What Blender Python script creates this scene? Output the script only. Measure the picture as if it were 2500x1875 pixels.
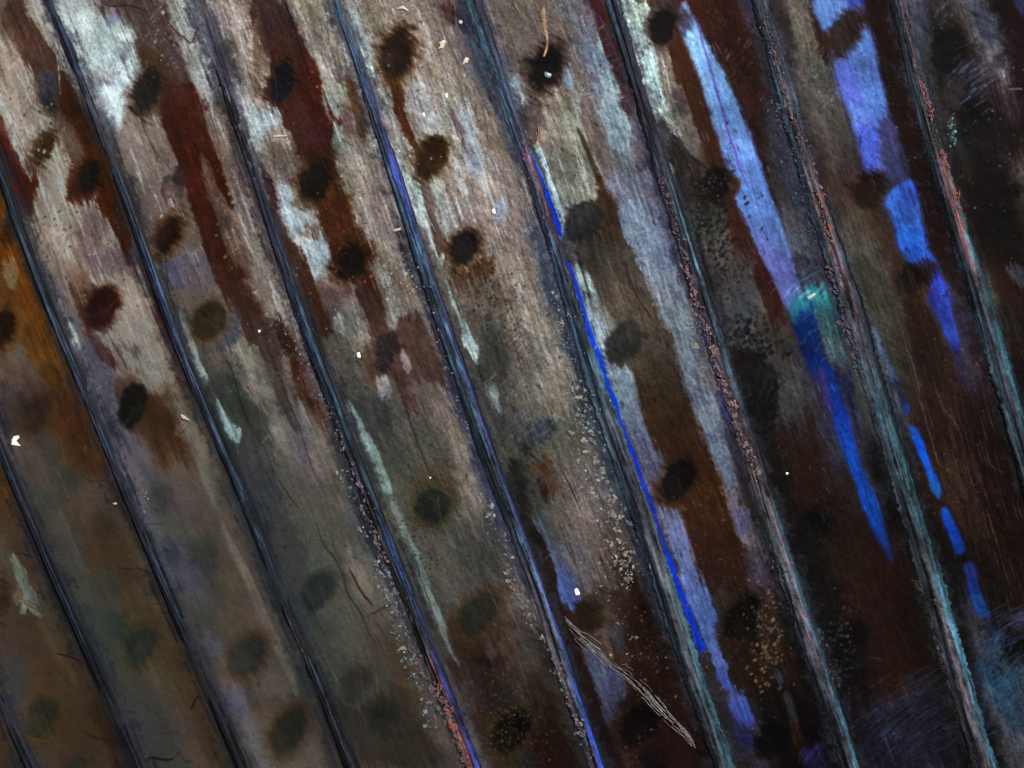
import bpy, math, random
import numpy as np
for o in list(bpy.data.objects): bpy.data.objects.remove(o)
S = 4e-4                                   # metres per photo pixel: the frame shows a metre of the sheet
W0, H0 = 2500.0, 1875.0
scn = bpy.context.scene
COL = scn.collection

# ------------------------------------------------------------------ camera, world, lamps
cam_d = bpy.data.cameras.new("camera"); cam = bpy.data.objects.new("camera", cam_d); COL.objects.link(cam)
cam_d.lens = 85; cam_d.sensor_width = 36; cam_d.clip_start = 0.01; cam_d.clip_end = 50
cam.location = (0, 0, 85/36*W0*S); scn.camera = cam
world = bpy.data.worlds.new("World"); scn.world = world; world.use_nodes = True
WORLD = 0.40
bg = world.node_tree.nodes['Background']; bg.inputs[0].default_value = (0.93, 0.97, 1.0, 1); bg.inputs[1].default_value = WORLD
LP = np.array([0.95, 1.25, 1.8]); LSIZE = 1.3; LPOW = 150.0
ld = bpy.data.lights.new("softbox", 'AREA'); ld.shape = 'SQUARE'; ld.size = LSIZE; ld.energy = LPOW; ld.color = (1.0, 0.985, 0.96)
lo = bpy.data.objects.new("softbox", ld); COL.objects.link(lo); lo.location = LP
from mathutils import Vector
lo.rotation_euler = (-Vector(LP)).to_track_quat('-Z', 'Y').to_euler()
scn.view_settings.view_transform = 'Standard'; scn.view_settings.look = 'None'
scn.view_settings.exposure = 0.0; scn.view_settings.gamma = 1.0
LREF = (0.0, 0.04)
def light_at(x, y):                        # what lamp and world give a flat white surface at z = 0
    x, y = x*0+LREF[0], y*0+LREF[1]; dx, dy, dz = LP[0]-x, LP[1]-y, LP[2]
    d2 = dx*dx+dy*dy+dz*dz; d = np.sqrt(d2)
    n = LP/np.linalg.norm(LP)
    cl = (dx*n[0]+dy*n[1]+dz*n[2])/d
    return LPOW*cl*(dz/d)/(math.pi*d2)/math.pi + WORLD

# ------------------------------------------------------------------ noise
rng = np.random.default_rng(7); random.seed(7)
def field(n, beta, seed, lo=1.0, ax=1.0, ay=1.0, hi=None):
    r = np.random.default_rng(seed).standard_normal((n, n))
    f = np.fft.rfft2(r); ky = np.fft.fftfreq(n)[:, None]*n*ay; kx = np.fft.rfftfreq(n)[None, :]*n*ax
    k = np.sqrt(kx*kx+ky*ky); k[0, 0] = 1e9
    g = (k+lo)**(-beta)
    if hi: g = g*np.exp(-(k/hi)**2)
    g[0, 0] = 0; a = np.fft.irfft2(f*g, s=(n, n)); a = a/a.std()
    return a.astype(np.float32)
T_FR = field(1024, 1.7, 1, 3); T_FR2 = field(1024, 1.35, 2, 8); T_BL = field(512, 0.0, 3, 1, hi=130); T_WARP = field(1024, 2.0, 4, 4)
T_WARP2 = field(1024, 2.0, 5, 4); T_WH = field(512, 0.0, 6, 1, hi=230)
def samp(t, x, y):
    n = t.shape[0]; x = x % n; y = y % n
    xi = np.floor(x).astype(np.int32); yi = np.floor(y).astype(np.int32)
    fx = (x-xi).astype(np.float32); fy = (y-yi).astype(np.float32)
    xi %= n; yi %= n; x1 = (xi+1) % n; y1 = (yi+1) % n
    return (t[yi, xi]*(1-fx)+t[yi, x1]*fx)*(1-fy)+(t[y1, xi]*(1-fx)+t[y1, x1]*fx)*fy
def sstep(a, b, x):
    t = np.clip((x-a)/(b-a), 0, 1); return t*t*(3-2*t)

# ------------------------------------------------------------------ the ribs' centre lines (photo pixels)
A_ = [(115,0),(154,85),(200,200),(235,293),(262,370),(293,444),(328,540),(350,622),(390,716),(432,836),(474,944),(517,1037),(559,1125),(602,1228),(628,1297),(659,1389),(689,1466),(732,1563),(770,1652),(805,1736),(836,1814),(853,1870)]
B_ = [(0,417),(23,482),(42,540),(69,617),(83,651),(112,736),(147,813),(177,890),(212,967),(239,1037),(266,1102),(293,1175),(325,1250),(355,1320),(390,1397),(420,1482),(451,1551),(486,1632),(521,1709),(552,1783),(579,1852)]
C_ = [(0,1094),(23,1152),(58,1232),(89,1312),(120,1382),(150,1451),(174,1505),(201,1563),(231,1628),(258,1690),(289,1763),(320,1837)]
D_ = [(0,1713),(23,1775),(62,1860)]
E_ = [(482,0),(501,69),(528,154),(555,231),(586,320),(608,390),(636,470),(659,540),(679,617),(693,643),(716,716),(740,790),(767,867),(794,936),(824,1006),(848,1075),(871,1137),(890,1199),(914,1253),(925,1274),(956,1351),(986,1428),(1010,1497),(1037,1567),(1064,1640),(1094,1713),(1118,1775),(1148,1852)]
F_ = [(819,0),(848,85),(875,174),(905,247),(932,332),(956,401),(983,486),(1006,556),(1027,630),(1056,720),(1083,794),(1110,867),(1137,952),(1160,1021),(1183,1091),(1210,1168),(1240,1248),(1282,1335),(1311,1428),(1340,1513),(1368,1601),(1391,1679),(1418,1756),(1445,1825),(1462,1871)]
G_ = [(1158,0),(1183,96),(1206,162),(1230,231),(1252,305),(1282,366),(1306,444),(1329,517),(1356,602),(1368,659),(1392,736),(1417,805),(1446,905),(1471,975),(1500,1056),(1529,1129),(1556,1206),(1572,1245),(1595,1331),(1626,1420),(1655,1505),(1674,1582),(1699,1652),(1726,1736),(1753,1814),(1776,1868)]
H_ = [(1495,0),(1514,77),(1541,154),(1564,231),(1579,289),(1595,347),(1618,409),(1637,478),(1657,548),(1682,630),(1711,716),(1734,786),(1761,890),(1788,967),(1815,1044),(1838,1121),(1865,1199),(1879,1258),(1902,1331),(1929,1409),(1953,1482),(1976,1551),(1999,1621),(2022,1698),(2049,1775),(2076,1860)]
I_ = [(1852,0),(1875,77),(1899,154),(1922,251),(1945,328),(1968,405),(1991,482),(2014,559),(2038,625),(2070,716),(2093,794),(2116,871),(2138,948),(2161,1025),(2184,1102),(2207,1179),(2228,1260),(2253,1351),(2277,1428),(2300,1505),(2319,1582),(2342,1652),(2365,1736),(2385,1806),(2404,1868)]
J_ = [(2192,0),(2215,77),(2230,154),(2250,231),(2277,328),(2300,417),(2323,502),(2352,590),(2366,643),(2391,716),(2414,794),(2440,890),(2462,967),(2481,1037),(2500,1102)]
YL, YH = -260.0, 2140.0
def line(pts, above=None, below=None):
    p = np.array(pts, float)
    deg = 4 if len(p) > 12 else 2
    yy = np.arange(YL, YH+1, 1.0); y0, y1 = p[:, 1].min(), p[:, 1].max()
    c = np.polyfit((p[:, 1]-900)/900, p[:, 0], deg); f = np.polyval(c, (yy-900)/900)
    res = np.interp(yy, p[:, 1], p[:, 0]-np.polyval(c, (p[:, 1]-900)/900))
    k = np.hanning(541); k /= k.sum(); f = f + np.convolve(np.pad(res, 270, mode='edge'), k, 'valid')
    def fit_slope(a, b): return (np.interp(b, yy, f)-np.interp(a, yy, f))/(b-a)
    if above is not None: f = np.where(yy < y0, above(yy)+(np.interp(y0, yy, f)-above(y0)), f)
    else: f = np.where(yy < y0, np.interp(y0, yy, f)+fit_slope(y0, y0+120)*(yy-y0), f)
    if below is not None: f = np.where(yy > y1, below(yy)+(np.interp(y1, yy, f)-below(y1)), f)
    else: f = np.where(yy > y1, np.interp(y1, yy, f)+fit_slope(y1-120, y1)*(yy-y1), f)
    return lambda q: np.interp(q, yy, f)
rA = line(A_); rB = line(B_, rA); rC = line(C_, rB); rD = line(D_, rC)
G_ = [(x-6*min(max((y-700)/200, 0), 1), y) for x, y in G_]
rE, rF, rG, rH, rI = map(line, (E_, F_, G_, H_, I_)); rJ = line(J_, None, rI)
rX = lambda q: rD(q)-290
rK = lambda q: rJ(q)+340
RIBS = [rX, rD, rC, rB, rA, rE, rF, rG, rH, rI, rJ, rK]

# ------------------------------------------------------------------ the sheet's grid
G = 2.35
xs = np.concatenate([np.arange(-230, 0, 7.0), np.arange(0, 2500, G), np.arange(2500, 2740, 7.0)])
ys = np.concatenate([np.arange(-230, 0, 7.0), np.arange(0, 1875, G), np.arange(1875, 2110, 7.0)])
X, Y = np.meshgrid(xs, ys); X = X.astype(np.float32); Y = Y.astype(np.float32)
SH = X.shape
RX = np.stack([r(ys) for r in RIBS])      # rib x per row
PI = np.zeros(SH, np.int32)
for k in range(len(RIBS)): PI += (X > RX[k][:, None])
PI = np.clip(PI, 1, len(RIBS)-1)          # panel p lies between rib p-1 and rib p
rows = np.broadcast_to(np.arange(SH[0])[:, None], SH)
XL = RX[PI-1, rows]; XR = RX[PI, rows]; U = ((X-XL)/(XR-XL)).astype(np.float32)
TT = X-XL                                  # pixels from the left rib
# warps for ragged outlines
w1x = samp(T_WARP, X/2.2, Y/2.2); w1y = samp(T_WARP2, X/2.2, Y/2.2)
w2x = samp(T_FR2, X/1.1+100, Y/1.1); w2y = samp(T_FR2, X/1.1, Y/1.1+300)
# streaky noise along ribs, and cross hatch
st1 = samp(T_FR2, TT*1.1+PI*97, Y/9.0)                # long streaks
st2 = samp(T_BL, TT*0.55+PI*53, Y/14.0+TT*0.02)
hat = samp(T_BL, (X*0.84+Y*0.54)/11, (X*0.54-Y*0.84)*0.42)   # short oblique hatch, lower left to upper right
micro = samp(T_BL, (X*0.94-Y*0.34)*0.45, (X*0.34+Y*0.94)/7.0)
gr = samp(T_WH, X*0.43, Y*0.43)
comb = samp(T_BL, TT*0.36+PI*19, Y/40.)*.7+samp(T_FR2, TT*2+PI*43, Y/12.)*.7
fr = samp(T_FR, X/1.6, Y/1.6+400); fr2 = samp(T_FR2, X/1.3+50, Y/1.3)
mot = samp(T_FR2, (X*0.94-Y*0.34)/1.2+11, (X*0.34+Y*0.94)/3.0)

PAL = dict(W='b0babd', w='9ea8aa', C='9aa8a4', B='958c82', b='7b716a', n='5e544e', m='45403b', g='53504b', h='40403d', k='242020',
 r='441f14', R='53290f', o='5e3a1c', t='4a3b2e', u='544a40', s='383e3b', S='475157', v='625c63', V='332f3b', L='5672b0', l='6a80a8',
 x='0c0808', X='160c0b', d='1f110d', e='33251d', q='6c7684', p='7f8fa6')
def hexc(h): return np.array([int(h[i:i+2], 16)/255 for i in (0, 2, 4)], np.float32)
PALC = {k: hexc(v) for k, v in PAL.items()}
# rough colour of each panel, read every 150 px down and at six places across
BASE = {
 0: ['tttttt']*14,
 1: ['oooott']*8+['oottto','ttuuth','ttttut','hhtttt','htttte','htttte'],
 2: ['tttttt','tttttt','oooooo','oooooo','ooooRo','ooooRR','nnnnoo','nnmoRo','hmmuut','hhtttu','hhsuut','shmuut','hhhutt','hhhutt'],
 3: ['bbnnnB','bbBBnB','rBBBnR','rrBBRR','nBBbbb','vbrBBb','vvbBBr','vvRRbn','vgnnnm','SSsuuh','hhuung','svsnnh','hvnnnm','hvnnnm'],
 4: ['wCbmbW','wWwnbw','bbbrrb','nbnrbb','nnnrbb','nnbrbB','hhBgrv','ssgvbh','ssgggS','ssggbv','hhggnb','hhmmtg','mhhhmn','mhhhmn'],
 5: ['BBnnBB','hBrrBB','wBrrBb','bWrRBb','ebgrbv','egbrbv','hggnnv','ghggbS','ggggbS','ggghhS','hhggnb','hedtme','vekddm','vekddm'],
 6: ['bbbbnv','wbbBbv','bbwBbb','WwbBbb','gbbbbq','gbbbbS','hhgbbS','hsgggS','khnbvs','xSvnmh','denedx','dhedde','xexddx','xexddx'],
 7: ['vnnnvr','vnnnqr','nBBnqv','wgBvvV','gggqpV','pggnqS','phmmqv','Svemqd','vvRRvd','LvrrvX','LLexex','kLdddx','kVxxxx','kVxxxx'],
 8: ['WnLrdV','WnrLdk','WgrLdk','kkrLds','hgrLSs','hsrLsv','xhhLsh','xddLVx','xdddLx','xxdddx','xxddXx','xxddXX','xkVVkx','xkVVkx'],
 9: ['kgLLXX','kgLLXX','kmLLXX','XeeLXx','hmeLXX','hmdeLX','SedeVX','xddXXX','xdeXXX','xxXXXX','xVxXXx','xSsssV','xsSVxk','xsSVxk'],
 10: ['SkeSxX','kxxvXX','kkXXXX','XxxmxX','dxxXXX','hdxXXX']+['xXXXXX']*8,
}
CAN = np.zeros(SH+(3,), np.float32)
def base():
    for p in range(1, 12):
        m = PI == p
        if not m.any(): continue
        tab = np.array([[PALC[c] for c in row] for row in BASE[min(p-1, 10)]], np.float32)   # 14 x 6 x 3
        # blue in the table only marks where patches go: keep the ground under it dark
        Lc = PALC['L']
        for r_ in range(tab.shape[0]):
            for c_ in range(6):
                if np.allclose(tab[r_, c_], Lc): tab[r_, c_] = hexc('2c2a38')
        u = np.clip((U[m]+w1x[m]*0.035+w2x[m]*0.02-0.08)/0.84*5, 0, 4.999)
        v = np.clip((Y[m]+w1y[m]*26+st1[m]*22)/150, 0, 12.999)
        ui = u.astype(int); vi = v.astype(int); fu = (u-ui)[:, None]; fv = (v-vi)[:, None]
        fu = fu*fu*(3-2*fu); fv = fv*fv*(3-2*fv)
        CAN[m] = (tab[vi, ui]*(1-fu)+tab[vi, ui+1]*fu)*(1-fv)+(tab[vi+1, ui]*(1-fu)+tab[vi+1, ui+1]*fu)*fv
base()

# ------------------------------------------------------------------ painting pigments on the sheet
CS = 640/1659
OFF = {'a': 0, 'b': 620, 'c': 1235}; OX = {'1': 0, '2': 620, '3': 1240, '4': 1860}
def cp(c, pts): return [(OX[c[1]]+x*CS, OFF[c[0]]+y*CS) for x, y in pts]
def smooth(pts, closed=True, n=4):
    P = np.array(pts, float); N = len(P); out = []
    for i in range(N if closed else N-1):
        if closed: a, b, c, d = P[(i-1) % N], P[i], P[(i+1) % N], P[(i+2) % N]
        else: a, b, c, d = P[max(i-1, 0)], P[i], P[i+1], P[min(i+2, N-1)]
        for j in range(n):
            t = j/n
            out.append(0.5*((2*b)+(-a+c)*t+(2*a-5*b+4*c-d)*t*t+(-a+3*b-3*c+d)*t**3))
    if not closed: out.append(P[-1])
    return np.array(out)
def window(P, m):
    i0 = np.searchsorted(ys, P[:, 1].min()-m); i1 = np.searchsorted(ys, P[:, 1].max()+m)
    j0 = np.searchsorted(xs, P[:, 0].min()-m); j1 = np.searchsorted(xs, P[:, 0].max()+m)
    return slice(i0, max(i1, i0+1)), slice(j0, max(j1, j0+1))
CK = 1.5
def wxy(sl, w): return X[sl]+w1x[sl]*w*.5+w2x[sl]*w*0.3, Y[sl]+w1y[sl]*w*.5+w2y[sl]*w*0.3+comb[sl]*min(w, 6)*CK*(w > 2.5)
def seg_dist(x, y, a, b):
    d = b-a; L = max(d@d, 1e-9); t = np.clip(((x-a[0])*d[0]+(y-a[1])*d[1])/L, 0, 1)
    return np.hypot(x-a[0]-t*d[0], y-a[1]-t*d[1]), t
def sdf(P, x, y):
    dist = np.full(x.shape, 1e9, np.float32); inside = np.zeros(x.shape, bool)
    for i in range(len(P)):
        a = P[i]; b = P[(i+1) % len(P)]; d, _ = seg_dist(x, y, a, b); dist = np.minimum(dist, d)
        c = ((a[1] > y) != (b[1] > y)); 
        if a[1] != b[1]: inside ^= c & (x < (b[0]-a[0])*(y-a[1])/(b[1]-a[1])+a[0])
    return np.where(inside, -dist, dist)
def lay(sl, al, col, tex=0.12):
    c = hexc(col) if isinstance(col, str) else col
    n = 1+tex*(mot[sl]*0.2+fr[sl]*0.5+comb[sl]*.5)
    al = np.clip(al, 0, 1)[..., None]
    CAN[sl] = CAN[sl]*(1-al)+(c[None, None]*n[..., None])*al
PARTS = []                                 # (mask window, mask, name, label)
def poly(c, pts, col, f=5, a=.9, w=5, part=None, label=None, br=.35, sm=True, tex=.12):
    P = np.array(cp(c, pts)) if c else np.array(pts, float)
    if sm: P = smooth(P)
    sl = window(P, f*2+w*3+12); x, y = wxy(sl, w); d = sdf(P, x, y)
    d = d+(fr2[sl]*.5+hat[sl]*.6+st2[sl]*.4)*f*br
    al = sstep(f, -f, d)*a
    al = al*(1-.12*np.clip(mot[sl], -1, 2))
    lay(sl, al, col, tex)
    if part: PARTS.append((sl, d < 0, part, label))
def pgrad(c, pts, cols, **k):              # a pigment that changes down its length
    a = k.get('a', .9); P = np.array(cp(c, pts)) if c else np.array(pts, float); P = smooth(P)
    f = k.get('f', 5); w = k.get('w', 5); global CK; CK = .5 if k.get('tex') == .05 else 1.5; sl = window(P, f*2+w*3+12); x, y = wxy(sl, w); d = sdf(P, x, y)
    blue = k.get('tex') == .05; CK = 1.5
    if blue: f *= 1.9
    d = d+(fr2[sl]*.5+hat[sl]*.6+st2[sl]*.4)*f*(.12 if blue else k.get('br', .35))
    al = sstep(f, -f, d)*a; al = al*(1-.06*np.clip(mot[sl], -1, 2))
    yy = (y+w1x[sl]*25-P[:, 1].min())/(P[:, 1].max()-P[:, 1].min())*(len(cols)-1); yy = np.clip(yy, 0, len(cols)-1.001)
    cc = np.array([hexc(q) for q in cols]); i = yy.astype(int); fq = (yy-i)[..., None]; cl = cc[i]*(1-fq)+cc[i+1]*fq
    al = sstep(0, .97, al)*.99 if a > .88 else al; al = np.clip(al, 0, 1)[..., None]; CAN[sl] = CAN[sl]*(1-al)+cl*(1+.04*mot[sl]+.06*fr[sl]+(.05 if blue else .06)*comb[sl]+(.13 if blue else 0)*w1x[sl])[..., None]*al
    if k.get('part'): PARTS.append((sl, d < 0, k['part'], k.get('label')))
def stroke(c, pts, col, hw=3, f=2, a=.8, w=2, taper=True, brk=0):
    P = np.array(cp(c, pts)) if c else np.array(pts, float)
    P = smooth(P, False, 5); sl = window(P, hw+f+w*3+8); x, y = wxy(sl, w)
    d = np.full(x.shape, 1e9, np.float32); n = len(P)-1
    for i in range(n):
        q, t = seg_dist(x, y, P[i], P[i+1]); s = (i+t)/n
        k = np.minimum(1, 4*np.minimum(s, 1-s)+.15) if taper else 1.0
        d = np.minimum(d, q-hw*k)
    al = sstep(f, -f*.4, d)*a
    if brk: al = al*sstep(-brk, .6, fr2[sl]+st2[sl]*.5)
    lay(sl, al, col, .08)
def ell(c, cx, cy, rx, ry, ang, col, f=8, a=.9, w=4, part=None, label=None, br=.3):
    P0 = cp(c, [(cx, cy)])[0]; rx *= CS; ry *= CS; m = max(rx, ry)
    P = np.array([[P0[0]-m, P0[1]-m], [P0[0]+m, P0[1]+m]]); sl = window(P, f*2+w*3+8); x, y = wxy(sl, w)
    t = math.radians(ang); ex = (x-P0[0])*math.cos(t)-(y-P0[1])*math.sin(t); ey = (x-P0[0])*math.sin(t)+(y-P0[1])*math.cos(t)
    d = (np.sqrt((ex/rx)**2+(ey/ry)**2)-1)*min(rx, ry)+(fr2[sl]*.5+hat[sl]*.7)*f*br
    lay(sl, sstep(f, -f, d)*a, col)
    if part: PARTS.append((sl, d < f*.3, part, label))
HEIGHT = np.zeros(SH, np.float32)
def dark(h): return hexc(h)*.8
def spot(c, cx, cy, rx, ry, core, halo=None, ang=-28, a=.93, hs=1.35, f=9, label=None):
    global CK; CK = .35
    rx *= .94; ry *= 1.1; low = c in ('c1', 'c2') or (c == 'b1' and f > 12)
    if low: f *= 1.35
    if halo: ell(c, cx, cy+6, rx*hs*1.08, ry*hs*1.03, ang, halo, f*1.9, .85, 5, br=.12 if low else .3)
    ell(c, cx, cy, rx*1.05, ry*1.05, ang, (hexc(core)*.95+np.array([0, .012, .014], np.float32)) if low else dark(core), f*.85, a*.8 if low else min(a*1.05, .98), 4, 'spot', label, .1 if low else .3)
    r_ = random.Random(int(cx*7+cy)); k_ = hexc(core)*1.0; t_ = r_.uniform(0, 6.28)
    if not low: ell(c, cx+rx*.35*math.cos(t_), cy+ry*.35*math.sin(t_), rx*r_.uniform(.3, .55), ry*r_.uniform(.3, .5), ang, k_*1.35+.02, f*1.4, .45, 9, br=1.2)
    if not low: ell(c, cx-rx*.4*math.cos(t_), cy-ry*.4*math.sin(t_), rx*.35, ry*.4, ang, k_*.45, f*1.3, .5, 9, br=1.2)
    CK = 1.5
    P0 = cp(c, [(cx, cy)])[0]; q = np.array([[P0[0]-80, P0[1]-80], [P0[0]+80, P0[1]+80]]); sl = window(q, 0)
    d = np.hypot(X[sl]-P0[0], Y[sl]-P0[1])/(0.5*(rx+ry)*CS); HEIGHT[sl] -= 3.0*np.exp(-d**2*1.2)

#@SHAPES
# --- left panels
poly('a1', [(0,60),(90,0),(160,0),(200,130),(290,240),(350,340),(390,440),(430,640),(360,680),(250,580),(200,440),(130,380),(80,290),(20,220)], '463129', 7, .85)
poly('a1', [(290,90),(320,150),(370,280),(410,400),(400,430),(330,320),(230,190),(160,20),(180,0),(250,0)], '918c80', 5, .8)
poly('a1', [(0,240),(60,260),(120,400),(180,480),(210,640),(200,780),(110,760),(60,700),(0,640)], '8a8074', 9, .6)
poly('a1', [(0,660),(40,720),(90,830),(60,860),(90,900),(150,1050),(190,1110),(180,1150),(120,1080),(60,940),(0,740)], '9aa19b', 5, .75)
poly('a1', [(0,720),(60,850),(120,1000),(160,1110),(250,1160),(265,1190),(230,1250),(205,1305),(160,1280),(100,1180),(50,1080),(0,960)], '431a10', 4, .97, 4, part='stain', label='dark rust stain at the left edge of the panel')
poly('a1', [(60,800),(90,790),(100,820),(80,850),(50,840)], '5c3a2c', 4, .8, 3)
poly('a1', [(230,1180),(400,1000),(420,1260),(600,1300),(660,1400),(740,1500),(760,1600),(600,1659),(420,1640),(330,1500),(240,1390)], '8d867d', 10, .75, 8)
poly('a1', [(560,1300),(640,1390),(660,1500),(590,1659),(480,1659),(500,1450)], '5b4a4c', 12, .55, 8)
poly('a1', [(400,440),(460,560),(560,760),(620,930),(640,1010),(720,1170),(780,1330),(830,1500),(830,1590),(780,1580),(740,1480),(670,1390),(600,1290),(640,1100),(520,1000),(470,850),(410,720),(380,600)], '4e2412', 5, .95, 4, part='stain', label='rust brown stain running down beside the rib')
poly('a1', [(410,720),(470,850),(540,1010),(470,1010),(420,900),(380,780)], '5f4e46', 8, .8)
# P4 top
pgrad('a1', [(390,150),(500,60),(640,70),(800,150),(860,300),(900,420),(840,560),(800,700),(770,820),(700,800),(640,660),(560,520),(500,400),(430,250)], ['98a3a2','aebdc0','a8b9bf','98a5a8'], f=12, a=.92, w=8)
ell('a1', 730, 120, 50, 40, 0, '6a6c8c', 8, .6)
ell('a1', 790, 330, 30, 50, 0, '62606c', 6, .6)
ell('a1', 650, 525, 30, 22, 0, '3d3c54', 6, .75)
ell('a1', 640, 500, 90, 60, 30, '6a6a60', 12, .5)
poly('a1', [(1060,60),(1180,0),(1220,0),(1260,140),(1310,330),(1370,480),(1370,560),(1240,540),(1200,480),(1190,330),(1120,200)], '98a29c', 7, .8, 6)
poly('a1', [(640,0),(1000,0),(1050,60),(1090,200),(1110,300),(1180,480),(1200,540),(1010,560),(960,420),(890,380),(840,230),(780,100),(660,50)], '4a3d38', 9, .88, 6)
poly('a1', [(900,330),(1010,340),(1060,450),(1020,520),(920,430)], '553020', 12, .6)
poly('a1', [(1010,560),(1150,540),(1230,560),(1260,640),(1330,870),(1390,1060),(1480,1290),(1450,1300),(1350,1130),(1270,980),(1300,1180),(1360,1340),(1400,1500),(1440,1607),(1390,1660),(1290,1560),(1210,1350),(1160,1180),(1110,1020),(1050,850)], '441b10', 4, .97, 4, part='stain', label='broad dark rust stain that forks downwards')
pgrad('a1', [(1270,1530),(1430,1570),(1500,1780),(1600,1960),(1700,2120),(1760,2330),(1700,2330),(1560,2150),(1480,2000),(1400,1850),(1330,1700)], ['441c12','3d2720','3c2c28','423631'], f=7, a=.93)
poly('a1', [(1010,520),(1120,500),(1180,640),(1060,660)], '4a2a22', 14, .7)
poly('a1', [(1300,640),(1400,640),(1500,800),(1540,1000),(1600,1200),(1600,1400),(1500,1240),(1420,1100),(1350,900)], '6c6158', 9, .7)
poly('a1', [(1270,970),(1350,1130),(1440,1290),(1520,1450),(1600,1659),(1480,1659),(1400,1480),(1340,1270),(1290,1120)], '655047', 6, .8)
for q in ((1330,1215,28,40),(1420,1390,35,45),(1080,1180,80,95)):
    ell('a1', q[0], q[1], q[2], q[3], -25, '3b2f3a', 4, .75); ell('a1', q[0]-4, q[1]+4, q[2]*.68, q[3]*.68, -25, '5f5048', 6, .8)
ell('a1', 1140, 1110, 55, 75, 20, '2c1f22', 7, .7)
spot('a1', 310, 570, 64, 98, '464b56', '4a3128', 0, .85)
spot('a1', 930, 570, 82, 125, '2a2520', '4b3424', -15)
spot('a1', 270, 930, 62, 95, '45301c', '54402e', -25, .85, 1.25)
spot('a1', 550, 1130, 72, 108, '201f1d', None, -20); 
ell('a1', 525, 1165, 110, 138, -25, '4b1f0d', 9, .8); ell('a1', 480, 1200, 50, 70, -25, '341612', 9, .8)
spot('a1', 553, 1118, 66, 96, '211f1c', None, -18)
spot('a1', 1050, 1490, 60, 112, '1d120b', '412611', -25, .93, 1.5)
# P5 top
pgrad('a2', [(0,0),(190,0),(230,60),(290,220),(350,350),(420,560),(440,650),(500,780),(500,960),(490,1060),(380,1060),(330,960),(240,850),(190,760),(100,640),(60,560),(90,420),(30,240),(-30,100)], ['3d2f2e','3f2a26','4b2113','4a1c10','46201a','4b1d12'], f=6, a=.96, part='stain', label='long rust brown stain with a dark upper end')
poly('a2', [(200,680),(300,660),(370,780),(400,900),(330,930),(240,840)], '4e302a', 14, .7)
poly('a2', [(440,760),(480,770),(560,740),(570,770),(520,810),(460,820)], '4c1a0e', 4, .9, 3)
pgrad('a2', [(370,1100),(530,1060),(580,1250),(620,1400),(680,1560),(740,1700),(790,1850),(830,1980),(830,2070),(760,2080),(700,1990),(640,1830),(600,1740),(520,1700),(480,1500),(430,1380),(370,1270)], ['46200f','4a2010','46200f','4b1f10','3c2018','35241f'], f=6, a=.96, part='stain', label='rust brown stain below two dark spots')
pgrad('a2', [(240,-10),(440,0),(500,180),(560,330),(620,500),(600,620),(530,740),(490,740),(440,640),(420,520),(340,320),(290,150)], ['857d6d','8a8378','8c867a','848b82'], f=7, a=.85, w=6)
poly('a2', [(440,620),(520,640),(545,730),(500,745),(455,690)], '8a958b', 5, .8)
poly('a2', [(490,450),(530,435),(570,500),(560,530),(520,520)], '4e4348', 3, .8, 2)
poly('a2', [(510,820),(570,850),(610,930),(560,960),(600,1060),(640,1180),(700,1300),(620,1240),(560,1180),(520,1050),(500,930)], '838883', 8, .75, 7)
poly('a2', [(590,490),(650,520),(690,650),(720,780),(720,870),(680,830),(630,700),(600,600)], '482b17', 6, .85)
poly('a2', [(640,860),(760,880),(800,1020),(850,1200),(780,1200),(700,1050),(640,960)], '7d746c', 12, .6)
poly('a2', [(580,650),(640,700),(650,800),(620,900),(560,800)], '67514c', 10, .7)
poly('a2', [(0,150),(40,270),(85,400),(60,500),(0,560)], '6d5c4b', 9, .8)
poly('a2', [(0,660),(150,680),(175,760),(100,830),(50,960),(10,980),(0,880)], '93a4aa', 6, .9, 6)
poly('a2', [(30,960),(130,880),(260,960),(330,1010),(240,1150),(130,1180),(80,1100)], '5d5449', 12, .8)
poly('a2', [(150,1180),(260,1190),(340,1260),(420,1400),(470,1540),(480,1620),(440,1700),(380,1760),(320,1640),(240,1500),(190,1350)], '8c9da6', 7, .9, 6, part='patch', label='pale bluish bare patch')
ell('a2', 370, 1450, 55, 60, 0, '5d4b43', 8, .8); ell('a2', 270, 1480, 30, 40, 0, '50505f', 6, .6)
pgrad('a2', [(40,1060),(90,1120),(140,1250),(190,1430),(260,1560),(320,1680),(385,1790),(400,1907),(430,1987),(480,2037),(490,2117),(440,2147),(400,2100),(370,2000),(300,1800),(230,1659),(140,1450),(60,1200)], ['2c1d1a','2b1712','351c0f','341a10','2c1714'], f=5, a=.93, part='stain', label='narrow dark brown stain hugging the rib')
spot('a2', 165, 525, 76, 112, '15151d', '3a2415', -15)
spot('a2', 395, 1130, 92, 122, '181410', '482a10', -25)
spot('a2', 610, 1655, 82, 118, '120d0b', '41210e', -20, hs=1.4)
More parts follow.
